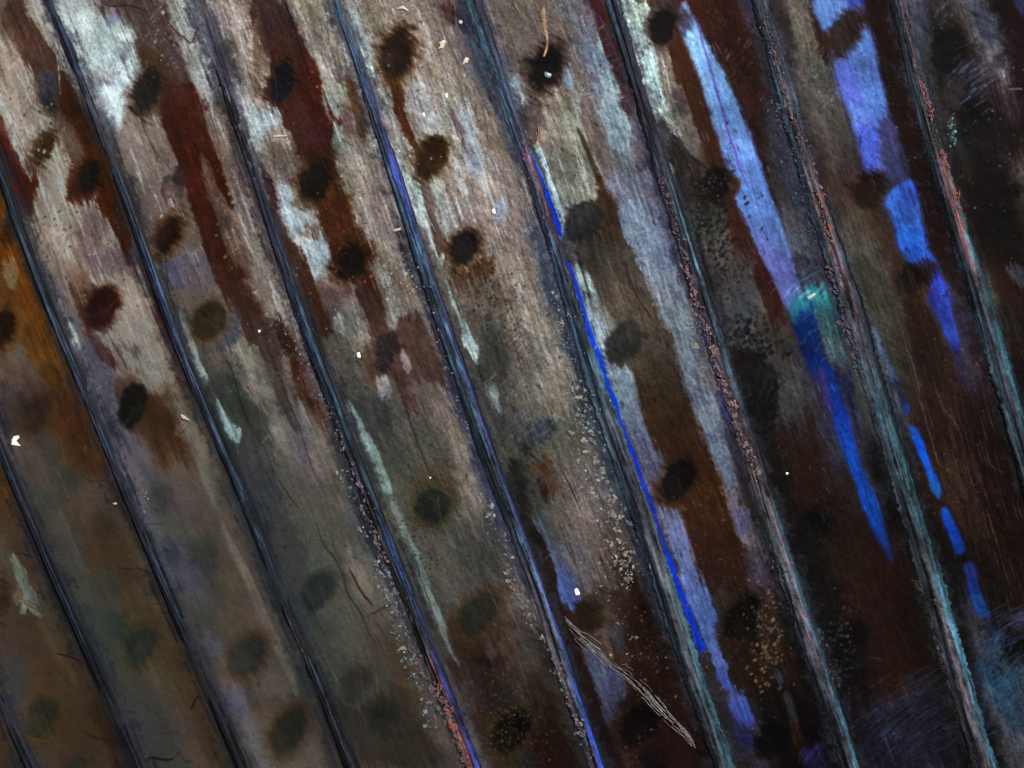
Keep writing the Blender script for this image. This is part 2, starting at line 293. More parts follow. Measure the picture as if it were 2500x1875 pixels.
# P6 top
poly('a2', [(600,90),(650,130),(700,300),(800,420),(820,520),(740,560),(680,380),(620,240)], '92a1a3', 6, .85)
poly('a2', [(640,20),(780,20),(820,180),(760,230),(690,120)], '5c584b', 10, .7)
pgrad('a2', [(740,520),(840,540),(880,650),(900,760),(970,880),(1000,1000),(1040,1130),(1080,1270),(1110,1400),(1160,1500),(1190,1600),(1190,1670),(1150,1620),(1100,1480),(1050,1350),(1000,1220),(950,1080),(900,920),(860,760),(800,640)], ['8a9490','7e847a','6f7068','85948e','90a39c','93a8a0'], f=5, a=.9, part='patch', label='narrow greenish white strip')
pgrad('a2', [(850,480),(930,500),(960,640),(990,780),(1030,880),(1090,1000),(1060,1050),(980,900),(920,760),(870,600)], ['4c2a10','4a230d','4a230e','3f220f'], f=5, a=.95)
pgrad('a2', [(1050,1120),(1120,1150),(1150,1330),(1200,1430),(1260,1500),(1230,1620),(1180,1659),(1130,1480),(1080,1300)], ['402c22','463630','3e2c22'], f=7, a=.85)
poly('a2', [(1120,1160),(1200,1170),(1230,1400),(1300,1440),(1230,1470),(1180,1430)], '8a938e', 8, .7)
poly('a2', [(1170,640),(1260,650),(1300,760),(1330,960),(1380,1000),(1290,1030),(1200,800)], '8b9088', 8, .65)
poly('a2', [(1290,700),(1350,685),(1400,800),(1390,880),(1430,960),(1450,1050),(1440,1090),(1370,1100),(1330,1000),(1320,860)], '8794a0', 5, .85, 5, part='patch', label='pale bluish bare patch')
poly('a2', [(1220,680),(1260,680),(1330,830),(1350,960),(1320,960),(1290,850)], '55464b', 4, .7)
poly('a2', [(1520,1300),(1560,1250),(1600,1350),(1560,1400),(1510,1380)], '8391a2', 5, .75)
poly('a2', [(1020,800),(1060,800),(1080,880),(1030,880)], '88918c', 4, .8)
poly('a2', [(1160,0),(1340,0),(1400,150),(1380,170),(1290,150),(1220,100)], '3b2a2a', 8, .85)
poly('a2', [(1130,440),(1240,470),(1220,620),(1180,650),(1150,540)], '6e6355', 10, .6)
spot('a2', 910, 345, 95, 132, '21160f', '4f351c', -8, f=10)
spot('a2', 1130, 985, 95, 118, '2e1f10', '4f3a1c', -20, .92, hs=1.3); ell('a2', 1080, 1050, 55, 90, -20, '1f140c', 9, .85)
spot('a2', 1320, 1560, 85, 105, '171513', '48301a', -20, hs=1.3)
# b2 rest
poly('b2', [(1300,80),(1480,0),(1520,60),(1500,120),(1400,150),(1310,190),(1230,150),(1260,80)], '45250f', 6, .9, 5, part='stain', label='rust rim below the dark spot')
poly('b2', [(1230,120),(1500,130),(1600,300),(1600,600),(1560,760),(1440,760),(1380,500),(1300,300)], '453c38', 10, .7)
pgrad('b2', [(1150,-20),(1190,0),(1190,50),(1150,20)], ['8fa39c','8fa39c'], f=4, a=.8)
pgrad('b2', [(1210,140),(1250,230),(1310,380),(1370,500),(1420,600),(1410,665),(1370,650),(1320,580),(1310,480),(1250,310)], ['8b9f9f','90a6a8','95aab2'], f=4, a=.92, w=4, part='patch', label='white tapering strip')
poly('b2', [(1450,820),(1520,825),(1560,930),(1578,1005),(1530,970),(1480,880)], '7b8a88', 5, .85, 4, part='patch', label='short pale streak')
ell('b2', 1530, 640, 110, 200, -5, '2f3331', 14, .75)
ell('b2', 1480, 470, 60, 110, -25, '444c52', 12, .5)
poly('b2', [(720,30),(780,50),(880,200),(940,330),(920,420),(880,500),(840,470),(810,300),(760,160)], '848c8b', 8, .8, 6)
pgrad('b2', [(500,400),(600,290),(660,330),(700,450),(730,540),(690,600),(640,610),(560,520)], ['85827c','8a8a85','757066'], f=6, a=.85, part='patch', label='pale square-topped patch')
poly('b2', [(380,150),(500,160),(620,200),(560,300),(480,400),(400,260)], '5d4b46', 10, .7)
poly('b2', [(640,200),(740,190),(810,330),(850,500),(900,640),(960,800),(1030,1000),(960,980),(880,820),(760,640),(720,480)], '43302a', 8, .85, 5)
poly('b2', [(900,420),(960,385),(1040,400),(1090,550),(1180,700),(1200,820),(1050,800),(960,750),(900,600)], '40312b', 8, .85, 5)
poly('b2', [(680,600),(760,560),(820,720),(780,860),(720,800)], '4c3c2a', 10, .8)
poly('b2', [(760,790),(830,770),(860,850),(850,900),(800,905)], '8b8b8c', 5, .9, 3, part='patch', label='small pale square patch')
poly('b2', [(910,620),(950,640),(975,700),(960,765),(930,730)], '817c7c', 4, .8)
poly('b2', [(430,540),(640,600),(660,760),(700,900),(600,960),(540,860),(460,640)], '45453f', 8, .75)
ell('b2', 740, 1030, 130, 130, 0, '39413f', 16, .6)
pgrad('b2', [(0,700),(60,800),(140,1000),(200,1150),(250,1300),(215,1310),(130,1150),(60,980),(0,880)], ['6f6867','7b7875','726e6a'], f=6, a=.85)
pgrad('b2', [(260,930),(300,960),(340,1070),(400,1200),(450,1320),(410,1310),(330,1190),(290,1070)], ['7b7b78','7b766e','625c55'], f=6, a=.85)
poly('b2', [(150,640),(200,610),(230,760),(250,880),(220,860),(180,760)], '71655f', 6, .8)
poly('b2', [(90,400),(140,385),(200,500),(250,600),(230,640),(180,630),(130,520)], '36201a', 6, .9, part='stain', label='small dark brown stain')
poly('b2', [(0,380),(90,420),(150,640),(200,900),(260,1100),(180,1060),(100,860),(0,600)], '46393a', 8, .75)
pgrad('b2', [(565,885),(620,950),(680,1060),(690,1110),(640,1100),(590,980)], ['8aa3a0','8ea7a6'], f=3.5, a=.9, w=3, part='patch', label='pale green sliver beside the rib')
pgrad('b2', [(665,1115),(720,1130),(780,1240),(810,1340),(850,1450),(870,1520),(820,1500),(770,1390),(700,1250)], ['8ea6a4','8aa09c','7f9590'], f=4, a=.9, w=3, part='patch', label='pale green streak')
pgrad('b2', [(850,1540),(900,1580),(960,1750),(1040,1900),(1100,2030),(1150,2180),(1215,2350),(1240,2470),(1300,2590),(1270,2590),(1180,2410),(1130,2260),(1060,2090),(1000,1910),(920,1750)], ['6e7f7c','778b86','70827c','6f837e','708480'], f=4.5, a=.85, w=4, part='patch', label='long pale green streak running down the panel')
poly('b2', [(880,1060),(950,1120),(980,1200),(940,1180),(900,1120)], '6d655b', 5, .7)
ell('b2', 1130, 1480, 150, 160, 0, '4e3b2b', 20, .5)
spot('b2', 830, 600, 68, 108, '272623', None, -10, .9)
spot('b2', 1125, 1600, 105, 105, '2c322f', '4a3d2c', -30, .85)
# b1
pgrad('b1', [(100,0),(180,60),(260,300),(340,500),(420,720),(500,900),(560,1080),(650,1300),(600,1350),(480,1250),(350,1100),(280,900),(180,700),(80,500),(40,250),(20,50)], ['70401a','744620','6c421e','5a3820','4a3020'], f=14, a=.85, w=8)
poly('a1', [(0,1230),(60,1380),(130,1540),(170,1659),(200,1760),(60,1760),(0,1659)], '744218', 10, .92); ell('a1', 60, 1450, 50, 90, -15, '2a1a12', 10, .8)
poly('b1', [(0,50),(80,70),(110,180),(60,240),(20,200)], '857f6c', 8, .7, 6)
poly('b1', [(90,320),(140,400),(130,450),(80,380)], '7e624d', 8, .6)
poly('b1', [(0,640),(120,700),(240,800),(320,980),(180,860),(60,840),(0,800)], '5a453c', 14, .7)
poly('b1', [(0,800),(160,900),(120,1100),(60,1150),(0,1050)], '3a3134', 12, .8)
poly('b1', [(80,1260),(200,1240),(320,1380),(420,1500),(300,1500),(180,1400)], '55463f', 14, .6)
poly('b1', [(280,40),(340,40),(420,200),(520,340),(440,330),(380,220)], '8a7d70', 8, .6)
poly('b1', [(560,0),(860,0),(850,120),(700,130),(600,150)], '574650', 14, .65, 8)
poly('b1', [(380,40),(560,60),(590,180),(560,250),(520,260),(440,160)], '8a7b6d', 10, .6, 8)
poly('b1', [(430,180),(470,200),(530,320),(580,480),(620,560),(700,640),(740,740),(680,720),(590,610),(520,480),(450,280)], '3f2118', 7, .85)
poly('b1', [(600,480),(680,480),(800,560),(940,640),(1030,780),(990,870),(940,830),(860,740),(760,640),(660,560)], '8c8b7f', 8, .7, 7)
poly('b1', [(740,560),(860,580),(880,640),(780,640)], '62504e', 8, .7)
poly('b1', [(1120,560),(1180,760),(1240,900),(1210,900),(1130,740),(1080,640)], '3f221a', 6, .7)
poly('b1', [(960,270),(1000,330),(1060,460),(1080,600),(1040,560),(990,430)], '4e2a22', 6, .7)
pgrad('b1', [(720,810),(840,770),(930,880),(1000,830),(1050,830),(1090,900),(1120,1000),(1140,1080),(1090,1180),(950,1200),(850,1150),(740,960)], ['4c3326','463024','40302a'], f=12, a=.6, part='stain', label='rust stain round the dark spot')
poly('b1', [(980,850),(1040,835),(1030,880),(990,890)], '83796a', 5, .5)
poly('b1', [(540,560),(590,540),(620,640),(650,720),(700,780),(700,900),(740,1080),(800,1180),(880,1300),(1000,1460),(960,1500),(860,1360),(760,1200),(660,1000),(600,850),(540,700)], '4f4f5c', 8, .75)
poly('b1', [(425,455),(470,480),(500,570),(500,640),(460,600)], '9ab0ac', 4, .9, 3, part='patch', label='pale green sliver beside the rib')
pgrad('b1', [(1120,380),(1170,430),(1220,560),(1260,680),(1310,780),(1300,830),(1240,740),(1180,600)], ['7a8280','8fa39e','97aaa4'], f=5, a=.85, w=4, part='patch', label='pale sliver beside the rib')
pgrad('b1', [(1365,940),(1440,1010),(1515,1110),(1495,1200),(1450,1170),(1400,1080)], ['86989e','9ab2bc','8fa6a2'], f=5, a=.93, w=4, part='patch', label='bright pale blue sliver beside the rib')
poly('b1', [(1000,60),(1130,60),(1180,180),(1120,220),(1060,160)], '414c62', 10, .75)
poly('b1', [(1130,0),(1300,0),(1330,180),(1200,240),(1120,200)], '5a5664', 12, .6)
poly('b1', [(1360,760),(1480,740),(1560,900),(1659,1000),(1680,1130),(1560,1100),(1480,980),(1400,860)], '3c3d3a', 9, .85)
poly('b1', [(1540,1110),(1700,1130),(1760,1400),(1720,1659),(1659,1650),(1560,1350)], '38423f', 14, .75)
poly('b1', [(1300,640),(1440,620),(1560,760),(1700,1000),(1560,860),(1460,740),(1360,740)], '615652', 9, .7)
poly('b1', [(1230,1280),(1270,1310),(1340,1480),(1390,1640),(1350,1600),(1290,1440)], '6c685d', 7, .65)
ell('b1', 1440, 480, 70, 105, -20, '3c4256', 9, .75)
spot('b1', 640, 340, 88, 125, '2b1411', '421d12', -28, hs=1.2, f=7)
spot('b1', 10, 480, 58, 100, '2a1812', '4a2b14', -10)
spot('b1', 835, 965, 86, 125, '1e1b19', None, -15, f=7)
spot('b1', 210, 1010, 85, 115, '271b15', '44301f', -25, .85, f=13)
spot('b1', 1310, 420, 100, 118, '322a1d', '54473a', -30, .88, f=8)
spot('b1', 430, 1440, 90, 95, '383632', None, -20, .6, f=15)
spot('b1', 1010, 1540, 80, 80, '37383a', None, -20, .55, f=15)
# a3
pgrad('a3', [(720,0),(880,10),(920,60),(860,170),(900,280),(950,310),(960,420),(990,560),(1000,700),(1010,770),(950,740),(900,600),(850,420),(800,280),(750,130)], ['93a49e','9db0a8','8ea6a8','8fa8ae','a0b49c'], f=5, a=.95, w=5, part='patch', label='pale green white patch')
poly('a3', [(800,0),(940,0),(930,50),(850,30)], '3a2a20', 5, .8)
poly('a3', [(950,330),(1040,310),(1080,430),(1130,580),(1180,740),(1220,860),(1220,960),(1180,940),(1120,850),(1060,740),(990,600)], '5c564e', 7, .9, 5)
ell('a3', 1090, 640, 50, 90, 10, '3a343b', 10, .8)
pgrad('a3', [(1010,250),(1090,190),(1170,330),(1240,520),(1270,640),(1330,850),(1340,1000),(1400,1040),(1450,1100),(1470,1150),(1400,1180),(1290,1080),(1240,960),(1190,780),(1120,600),(1060,430)], ['43220d','3c2010','35190d','3a1f12','3a210f'], f=6, a=.96, part='stain', label='dark rust stain between the grey and blue bands')
pgrad('a3', [(1170,0),(1440,0),(1520,200),(1600,420),(1640,560),(1650,640),(1560,760),(1500,740),(1440,560),(1350,350),(1260,170)], ['35180f','2e170f','28130d','2d1a17'], f=7, a=.95, part='stain', label='dark maroon stain')
poly('a3', [(1330,60),(1430,20),(1500,240),(1560,400),(1600,560),(1540,560),(1450,380),(1380,250)], '1f0f0a', 9, .8)
pgrad('a3', [(1130,10),(1180,90),(1290,300),(1400,500),(1480,680),(1550,860),(1620,1060),(1690,1300),(1737,1420),(1807,1640),(1840,1757),(1867,1837),(1800,1880),(1757,1947),(1707,1850),(1640,1700),(1600,1607),(1520,1430),(1430,1250),(1470,1190),(1460,1120),(1390,1060),(1330,860),(1270,640),(1200,420),(1120,220),(1090,100)],
  ['6488b2','6288be','5c80bc','5878ba','5070b8','5a6cb4','504ca0'], f=5, a=.97, w=4, tex=.05, part='patch', label='long pale blue patch reaching from the top edge')
poly('a3', [(1090,40),(1160,60),(1180,180),(1120,220),(1080,140)], '2c2527', 10, .7)
stroke('a3', [(1190,100),(1240,260),(1310,500),(1360,680),(1400,830),(1450,980),(1490,1100),(1530,1190)], '6040a8', 2.2, 2.5, .75, 2)
stroke('a3', [(1170,350),(1230,330),(1290,290)], '7f9fb8', 2, 2, .6)
pgrad('a3', [(500,280),(600,260),(650,400),(700,520),(760,640),(785,760),(750,900),(690,930),(640,900),(620,760),(570,700),(600,600),(570,480),(510,380)], ['76889a','8496a4','7a8c98','8496a2'], f=7, a=.92, part='patch', label='pale blue grey patch')
poly('a3', [(470,0),(600,0),(650,170),(690,330),(730,480),(770,620),(800,760),(750,700),(680,500),(610,260),(570,120)], '351c19', 6, .93, part='stain', label='dark maroon strip beside the rib')
poly('a3', [(350,400),(400,430),(415,530),(390,565),(340,500)], '7c93a2', 5, .85)
poly('a3', [(0,480),(60,490),(100,600),(90,660),(40,640)], '8fa5b0', 6, .85)
poly('a3', [(170,560),(360,540),(420,600),(350,720),(230,700),(150,640)], '6a6258', 9, .8)
poly('a3', [(240,780),(440,680),(470,850),(520,1000),(550,1120),(560,1200),(480,1260),(360,1290),(300,1180),(270,1050),(230,900)], '73766c', 7, .92, 5, part='patch', label='grey green square-ended patch')
ell('a3', 350, 1040, 110, 110, 0, '55544d', 18, .75)
poly('a3', [(120,640),(200,660),(220,760),(180,900),(120,820),(70,680)], '3f3330', 9, .8)
pgrad('a3', [(160,950),(215,950),(260,1080),(320,1230),(350,1330),(355,1480),(300,1400),(220,1190)], ['8fa3ac','a0bac6','93b0c0'], f=5, a=.93, w=3, part='patch', label='bright pale blue sliver beside the rib')
pgrad('a3', [(148,955),(185,1040),(250,1190),(302,1330),(340,1440),(332,1500),(268,1390),(208,1250),(160,1110)], ['1a3fae','0a34bc','0f34b0'], f=3, a=.95, w=2, part='patch', label='vivid blue sliver along the rib')
poly('a3', [(400,600),(450,600),(470,760),(530,950),(580,1040),(600,1120),(550,1060),(490,900),(430,760)], '82908e', 6, .7)
stroke('a3', [(440,780),(500,920),(550,1060),(600,1150)], '3c2817', 5, 4, .85, 3)
pgrad('a3', [(560,1080),(600,1110),(680,1230),(720,1400),(770,1560),(830,1720),(700,1730),(640,1659),(560,1600),(420,1500),(480,1280),(560,1240)], ['3c2414','3e2617','3c2b20','40362e'], f=7, a=.92)
poly('a3', [(600,1130),(760,1060),(880,1100),(920,1250),(1000,1420),(1080,1659),(850,1659),(780,1560),(720,1400),(680,1250)], '6a7184', 9, .75)
poly('a3', [(720,1280),(830,1260),(900,1340),(1000,1500),(1040,1680),(900,1700),(820,1600),(740,1420)], '7f8fae', 10, .7)
poly('a3', [(950,760),(1010,770),(1100,880),(1180,980),(1240,1060),(1180,1180),(1120,1250),(1060,1150),(1010,1000),(960,860)], '1d1614', 7, .92)
pgrad('a3', [(1130,1280),(1260,1240),(1360,1320),(1420,1500),(1440,1700),(1400,1850),(1250,1800),(1190,1560)], ['2a2a28','3c3e3c','454746','474848'], f=9, a=.85, w=8)
poly('a3', [(1400,1250),(1440,1260),(1520,1430),(1600,1607),(1640,1700),(1700,1900),(1640,1900),(1540,1700),(1450,1500)], '2f1811', 7, .92)
spot('a3', 240, 425, 88, 128, '0d0908', '2e2019', -22)
spot('a3', 990, 165, 82, 108, '100b09', '3b2d26', -20, hs=1.3)
spot('a3', 480, 1400, 115, 125, '282c2b', None, -35, .93, f=8)
spot('a3', 1310, 1160, 92, 108, '0c0908', '241a12', -30)
# b3
pgrad('b3', [(440,-100),(780,-60),(870,130),(930,300),(990,450),(1050,540),(1080,720),(800,740),(700,560),(620,350),(530,180),(470,60)], ['38322d','403b34','403933','38312a'], f=8, a=.97)
pgrad('b3', [(620,640),(1060,640),(1150,800),(1170,930),(1220,1080),(1240,1180),(940,1180),(880,1020),(830,900),(790,760)], ['38312a','33281f','302318','361e10'], f=8, a=.97)
pgrad('b3', [(930,1150),(1235,1150),(1290,1280),(1340,1420),(1390,1560),(1420,1700),(1440,1850),(1380,1870),(1150,1800),(1110,1560),(990,1300)], ['351e10','3b1f0d','40220d','38200e'], f=8, a=.95, part='stain', label='rust brown stain round the dark spot')
pgrad('b3', [(820,0),(950,-60),(1080,60),(1130,300),(1170,420),(1190,600),(1180,700),(1250,800),(1330,950),(1370,1100),(1410,1250),(1430,1400),(1440,1480),(1400,1560),(1350,1420),(1290,1250),(1220,1070),(1160,880),(1080,680),(1050,530),(980,400),(930,250),(870,100)], ['7788a8','78828f','75868e','646f80','6a7488','5c6680','4e4a60'], f=8, a=.85, w=6, part='patch', label='long blue grey streak beside the brown band')
pgrad('b3', [(390,30),(470,60),(520,150),(560,230),(620,400),(620,600),(640,720),(760,720),(830,900),(860,1020),(930,1180),(990,1330),(940,1450),(880,1450),(820,1300),(750,1130),(700,950),(640,780),(580,620),(510,430),(440,220)], ['93a8a4','8499a8','7b8c90','7888a0','60708c','4c566c','454a58'], f=7, a=.88, w=6, part='patch', label='pale blue streak right of the vivid blue line')
pgrad('b3', [(370,40),(400,50),(440,170),(490,330),(540,500),(600,650),(640,800),(690,920),(720,1050),(770,1160),(820,1300),(870,1460),(940,1640),(905,1650),(850,1500),(800,1350),(740,1190),(690,1040),(630,900),(575,740),(520,560),(470,380),(410,200)], ['1c3cb0','1838a8','0c38b8','0a40c0','0b38c0','1030b0','1838a0'], f=3, a=.95, w=2, part='patch', label='long vivid blue line along the rib')
pgrad('b3', [(520,180),(620,330),(680,440),(640,500),(580,400),(520,260)], ['5d6660','6b736c'], f=10, a=.7)
poly('b3', [(0,220),(60,300),(110,440),(200,620),(160,760),(90,800),(0,500)], '3a312e', 12, .6)
poly('b3', [(50,860),(180,560),(260,640),(220,760),(160,900),(90,960)], '6a6d66', 14, .5)
ell('b3', 210, 1120, 130, 70, 35, '2b3940', 12, .75)
poly('b3', [(90,1200),(150,1210),(150,1270),(110,1270)], '1f1414', 3, .8)
poly('b3', [(120,1340),(260,1280),(320,1400),(330,1500),(260,1540),(220,1500),(180,1400)], '40281c', 7, .8)
poly('b3', [(170,1410),(230,1440),(260,1560),(220,1560),(190,1470)], '1e100b', 4, .9)
poly('b3', [(0,1350),(60,1300),(120,1380),(100,1560),(60,1659),(0,1659)], '151516', 10, .85)
pgrad('b3', [(1220,0),(1540,0),(1600,200),(1650,400),(1600,560),(1500,580),(1420,560),(1330,350),(1260,150)], ['333331','3f4240','434a48','404442'], f=9, a=.8, w=8)
ell('b3', 1490, 330, 70, 130, 0, '364846', 14, .7)
poly('b3', [(1380,570),(1500,600),(1620,600),(1690,760),(1680,1000),(1620,1300),(1540,1100),(1450,800)], '0c0a0a', 8, .9, 8)
poly('b3', [(1330,870),(1400,980),(1450,1150),(1480,1350),(1530,1500),(1480,1560),(1420,1350),(1370,1150)], '2f2338', 9, .7)
pgrad('b3', [(1340,880),(1380,930),(1420,1060),(1390,1060),(1350,960)], ['2c48a0','2c3f80'], f=5, a=.8)
spot('b3', 730, 560, 108, 128, '292c28', None, -35, .88, f=10)
spot('b3', 1080, 1430, 100, 130, '0f0c0a', '2e1a0e', -35, f=8)
# a4
pgrad('a4', [(165,0),(290,0),(340,130),(400,380),(470,400),(500,560),(550,740),(590,880),(560,900),(470,800),(380,680),(320,560),(270,400),(200,200)], ['5a564e','544f47','4c4842','484540','443f3a'], f=7, a=.95, part='patch', label='grey brown strip')
poly('a4', [(290,0),(330,0),(380,180),(430,330),(400,380),(340,200)], '24130c', 5, .95)
pgrad('a4', [(315,-5),(610,-5),(640,100),(700,230),(740,400),(780,560),(820,740),(860,880),(890,1000),(940,1130),(960,1200),(860,1140),(770,1100),(740,1115),(700,1110),(640,970),(600,820),(550,680),(500,540),(470,380),(480,340),(400,200)], ['5a7ab8','4c6cb8','4a66b0','4460a8','40549c','353a68'], f=6, a=.96, w=4, tex=.05, part='patch', label='blue patch below the brown spot')
poly('a4', [(470,370),(520,360),(620,480),(650,640),(560,660),(500,540)], '4a48b4', 14, .5, tex=.05)
poly('a4', [(640,800),(730,780),(770,1000),(740,1100),(700,1100),(640,960)], '3a52c0', 9, .8, tex=.05)
poly('a4', [(750,740),(830,780),(930,1000),(950,1120),(860,1130),(780,1030)], '303050', 12, .8)
ell('a4', 590, 20, 60, 60, 0, '2a3a98', 10, .7)
pgrad('a4', [(870,1160),(960,1140),(990,1260),(1020,1400),(1060,1560),(1110,1660),(1140,1760),(1180,1830),(1210,2000),(1250,2150),(1250,2230),(1200,2210),(1140,2090),(1080,1990),(1040,1900),(1060,1830),(960,1690),(910,1640),(850,1480),(810,1330),(780,1270)], ['2f52b8','3460c4','2460c8','2a58c4','2a40b8','3048b0','3050c0','1a3fb8'], f=6, a=.96, w=4, tex=.05, part='patch', label='bright blue patch in the middle of the dark panel')
poly('b4', [(940,60),(1060,40),(1120,120),(1080,190),(1010,180)], '241016', 9, .85)
poly('b4', [(1180,560),(1250,620),(1300,760),(1360,880),(1300,860),(1220,720)], '26284c', 10, .7)
poly('a4', [(1340,0),(1440,60),(1450,160),(1500,220),(1460,290),(1420,260),(1380,120)], '2e3440', 9, .8)
poly('a4', [(1620,0),(1700,0),(1700,80),(1650,60)], '2f4070', 8, .8)
poly('a4', [(930,40),(1050,60),(1080,220),(1060,300),(1000,280),(960,160)], '28303a', 12, .7)
poly('a4', [(1180,440),(1340,340),(1400,420),(1390,500),(1200,560)], '2c2226', 12, .6)
ell('a4', 1500, 390, 40, 40, 0, '2b2630', 7, .7)
poly('a4', [(450,860),(580,880),(640,1000),(600,1050),(480,960)], '34302e', 10, .7)
spot('a4', 535, 195, 88, 135, '2b2120', '302324', -35, hs=1.15, f=7)
ell('a4', 400, 280, 45, 80, -15, '28170c', 7, .9)
spot('a4', 1185, 310, 112, 128, '0a0707', None, -35, f=12)
spot('a4', 1360, 770, 110, 120, '0b0706', None, -35, f=18, a=.8)
spot('a4', 690, 1190, 95, 105, '170d07', None, -35, f=14)
spot('a4', 1500, 1430, 110, 115, '080606', None, -35, f=16, a=.85)
# b4
poly('b4', [(0,40),(60,130),(140,340),(170,400),(60,440),(0,300),(-60,100)], '2e130d', 6, .9)
pgrad('b4', [(-60,300),(0,400),(100,420),(190,560),(210,650),(190,760),(120,730),(40,720),(-40,600)], ['332a27','3d3a36','3a3835'], f=8, a=.85, w=7)
pgrad('b4', [(0,-80),(140,0),(220,150),(260,230),(200,300),(150,340),(110,200),(40,60)], ['5a62a8','5a5ca8','4d58a0','3f4080'], f=7, a=.8)
pgrad('b4', [(200,0),(330,20),(440,150),(450,280),(330,240),(240,220),(200,100)], ['23242b','2c3440','28525f'], f=9, a=.8, w=8)
pgrad('b4', [(190,350),(320,300),(350,480),(390,660),(440,710),(480,800),(520,940),(560,1040),(610,1220),(650,1380),(710,1520),(760,1640),(795,1780),(825,1930),(790,1900),(720,1780),(640,1600),(590,1450),(540,1300),(480,1160),(430,1000),(380,850),(320,740),(265,650),(215,520)],
  ['0e3f8c','0a3a98','1442a8','1848b4','1448ac','1246a8','1246a8','22407c'], f=5, a=.97, w=3, tex=.05, part='patch', label='long deep blue patch tapering to a point')
poly('b4', [(450,730),(560,760),(600,960),(630,1130),(590,1120),(540,960),(490,850)], '1b2440', 9, .8)
poly('b4', [(340,740),(400,760),(430,960),(390,960)], '3a3268', 9, .7)
pgrad('b4', [(320,300),(440,280),(480,400),(500,500),(560,640),(540,690),(430,700),(390,600),(340,420)], ['31585c','465c5e','475e60','2f5058'], f=5, a=.95, w=4, part='patch', label='grey teal patch beside the deep blue one')
poly('b4', [(150,350),(190,290),(260,225),(360,200),(450,240),(480,310),(440,350),(330,315),(260,340),(200,400)], '26748a', 16, .85, part='patch', label='cyan crest above the blue patch')
poly('b4', [(290,270),(340,245),(340,265),(300,285)], '8fb4b8', 3, .9, 1)
pgrad('b4', [(670,390),(720,440),(770,580),(860,760),(870,830),(820,800),(780,690),(720,600)], ['43586a','47607c','3d5a8c','1c4494'], f=6, a=.9, w=3, part='patch', label='blue grey sliver beside the rib')
pgrad('b4', [(860,850),(900,870),(945,990),(900,1010),(870,930)], ['223055','244c8c'], f=5, a=.9, w=3, part='patch', label='small blue patch')
pgrad('b4', [(935,1080),(990,1110),(1030,1190),(1060,1290),(1100,1380),(1145,1490),(1130,1550),(1080,1500),(1050,1400),(1000,1280),(960,1180)], ['1c55ac','0f42b0','1146ac','1b4f98'], f=4, a=.96, w=3, tex=.05, part='patch', label='slim bright blue patch')
pgrad('b4', [(1140,1605),(1190,1620),(1235,1730),(1285,1850),(1270,1890),(1220,1905),(1190,1790),(1150,1690)], ['23549c','0f42b0','14489c','2b3c70'], f=4, a=.96, w=3, tex=.05, part='patch', label='short blue patch below the slim one')
pgrad('c4', [(1280,380),(1350,370),(1380,500),(1450,680),(1430,705),(1370,690),(1320,560)], ['26489c','1a48a0','204e94','1c4aa0'], f=4.5, a=.96, w=3, tex=.05, part='patch', label='lowest of the short blue patches')
pgrad('b4', [(540,60),(700,40),(860,260),(920,560),(880,620),(760,420),(640,280)], ['2f2b26','332d25','2c2620'], f=10, a=.75, w=6)
pgrad('b4', [(650,380),(780,480),(860,560),(930,900),(860,860),(800,680),(720,520)], ['2d2c27','2b2722','231c17'], f=10, a=.7)
poly('b4', [(900,300),(1040,330),(1120,480),(1160,640),(1230,800),(1100,820),(980,700),(900,540)], '1f150e', 12, .7)
poly('b4', [(1040,80),(1659,60),(1659,300),(1560,100)], '1c1412', 14, .3)
poly('b4', [(1560,110),(1659,60),(1700,220),(1640,210)], '2f3f40', 6, .85, part='patch', label='grey teal patch at the right edge')
spot('b4', 945, 165, 90, 95, '130c06', None, -30, f=14, a=.85)
ell('b4', -20, 930, 110, 130, 0, '0a0a09', 14, .85)
# c1
pgrad('c1', [(50,320),(110,350),(150,420),(190,520),(225,620),(250,690),(200,705),(110,680),(130,600),(100,500),(70,420)], ['6f786c','727e74','6f7c72'], f=5, a=.9, part='patch', label='pale torn patch with a frayed lower end')
poly('c1', [(60,560),(110,560),(130,620),(80,630)], '6b6050', 6, .7)
ell('c1', 170, 625, 70, 16, -30, '57452f', 3, .9, 2); stroke('c1', [(110,600),(170,620),(230,655)], '857a62', 1.5, 1.5, .9, 1)
stroke('c1', [(240,720),(320,870),(400,1000),(480,1130)], '625039', 9, 9, .55, 4)
stroke('c1', [(1380,40),(1450,230),(1530,400),(1600,560),(1659,680),(1740,830),(1850,1060),(1880,1200)], '716b62', 9, 7, .8, 4)
stroke('b1', [(1240,1290),(1300,1430),(1390,1640)], '736e66', 9, 7, .8, 4)
poly('c1', [(960,180),(1120,230),(1150,380),(1100,420),(1000,300)], '3d464c', 14, .6)
poly('c1', [(330,60),(420,80),(500,360),(600,460),(480,420),(360,260)], '4a4541', 14, .6)
poly('c1', [(1290,800),(1390,860),(1400,1010),(1350,1020)], '4d4f57', 12, .6)
poly('c1', [(1400,1120),(1520,1130),(1560,1300),(1480,1330)], '3e4855', 14, .6)
poly('c1', [(520,800),(640,880),(680,1100),(660,1160),(590,960)], '2f3c3b', 14, .55)
poly('c1', [(640,620),(960,560),(1150,900),(1250,1200),(1200,1350),(1000,1100),(760,700)], '4d3c2b', 20, .5)
spot('c1', 640, 120, 85, 90, '3a2e26', None, -20, .6, f=15)
spot('c1', 680, 500, 80, 95, '383936', None, -20, .7, f=14)
spot('c1', 885, 900, 95, 118, '26302a', '4d3f2e', -30, .88, f=10)
spot('c1', 265, 1330, 98, 112, '252921', '4b3823', -20, .88, f=10)
spot('c1', 1560, 960, 100, 135, '292e2b', '4a3524', -38, .9, f=9)
spot('c1', 1280, 290, 95, 100, '353733', None, -20, .6, f=15)
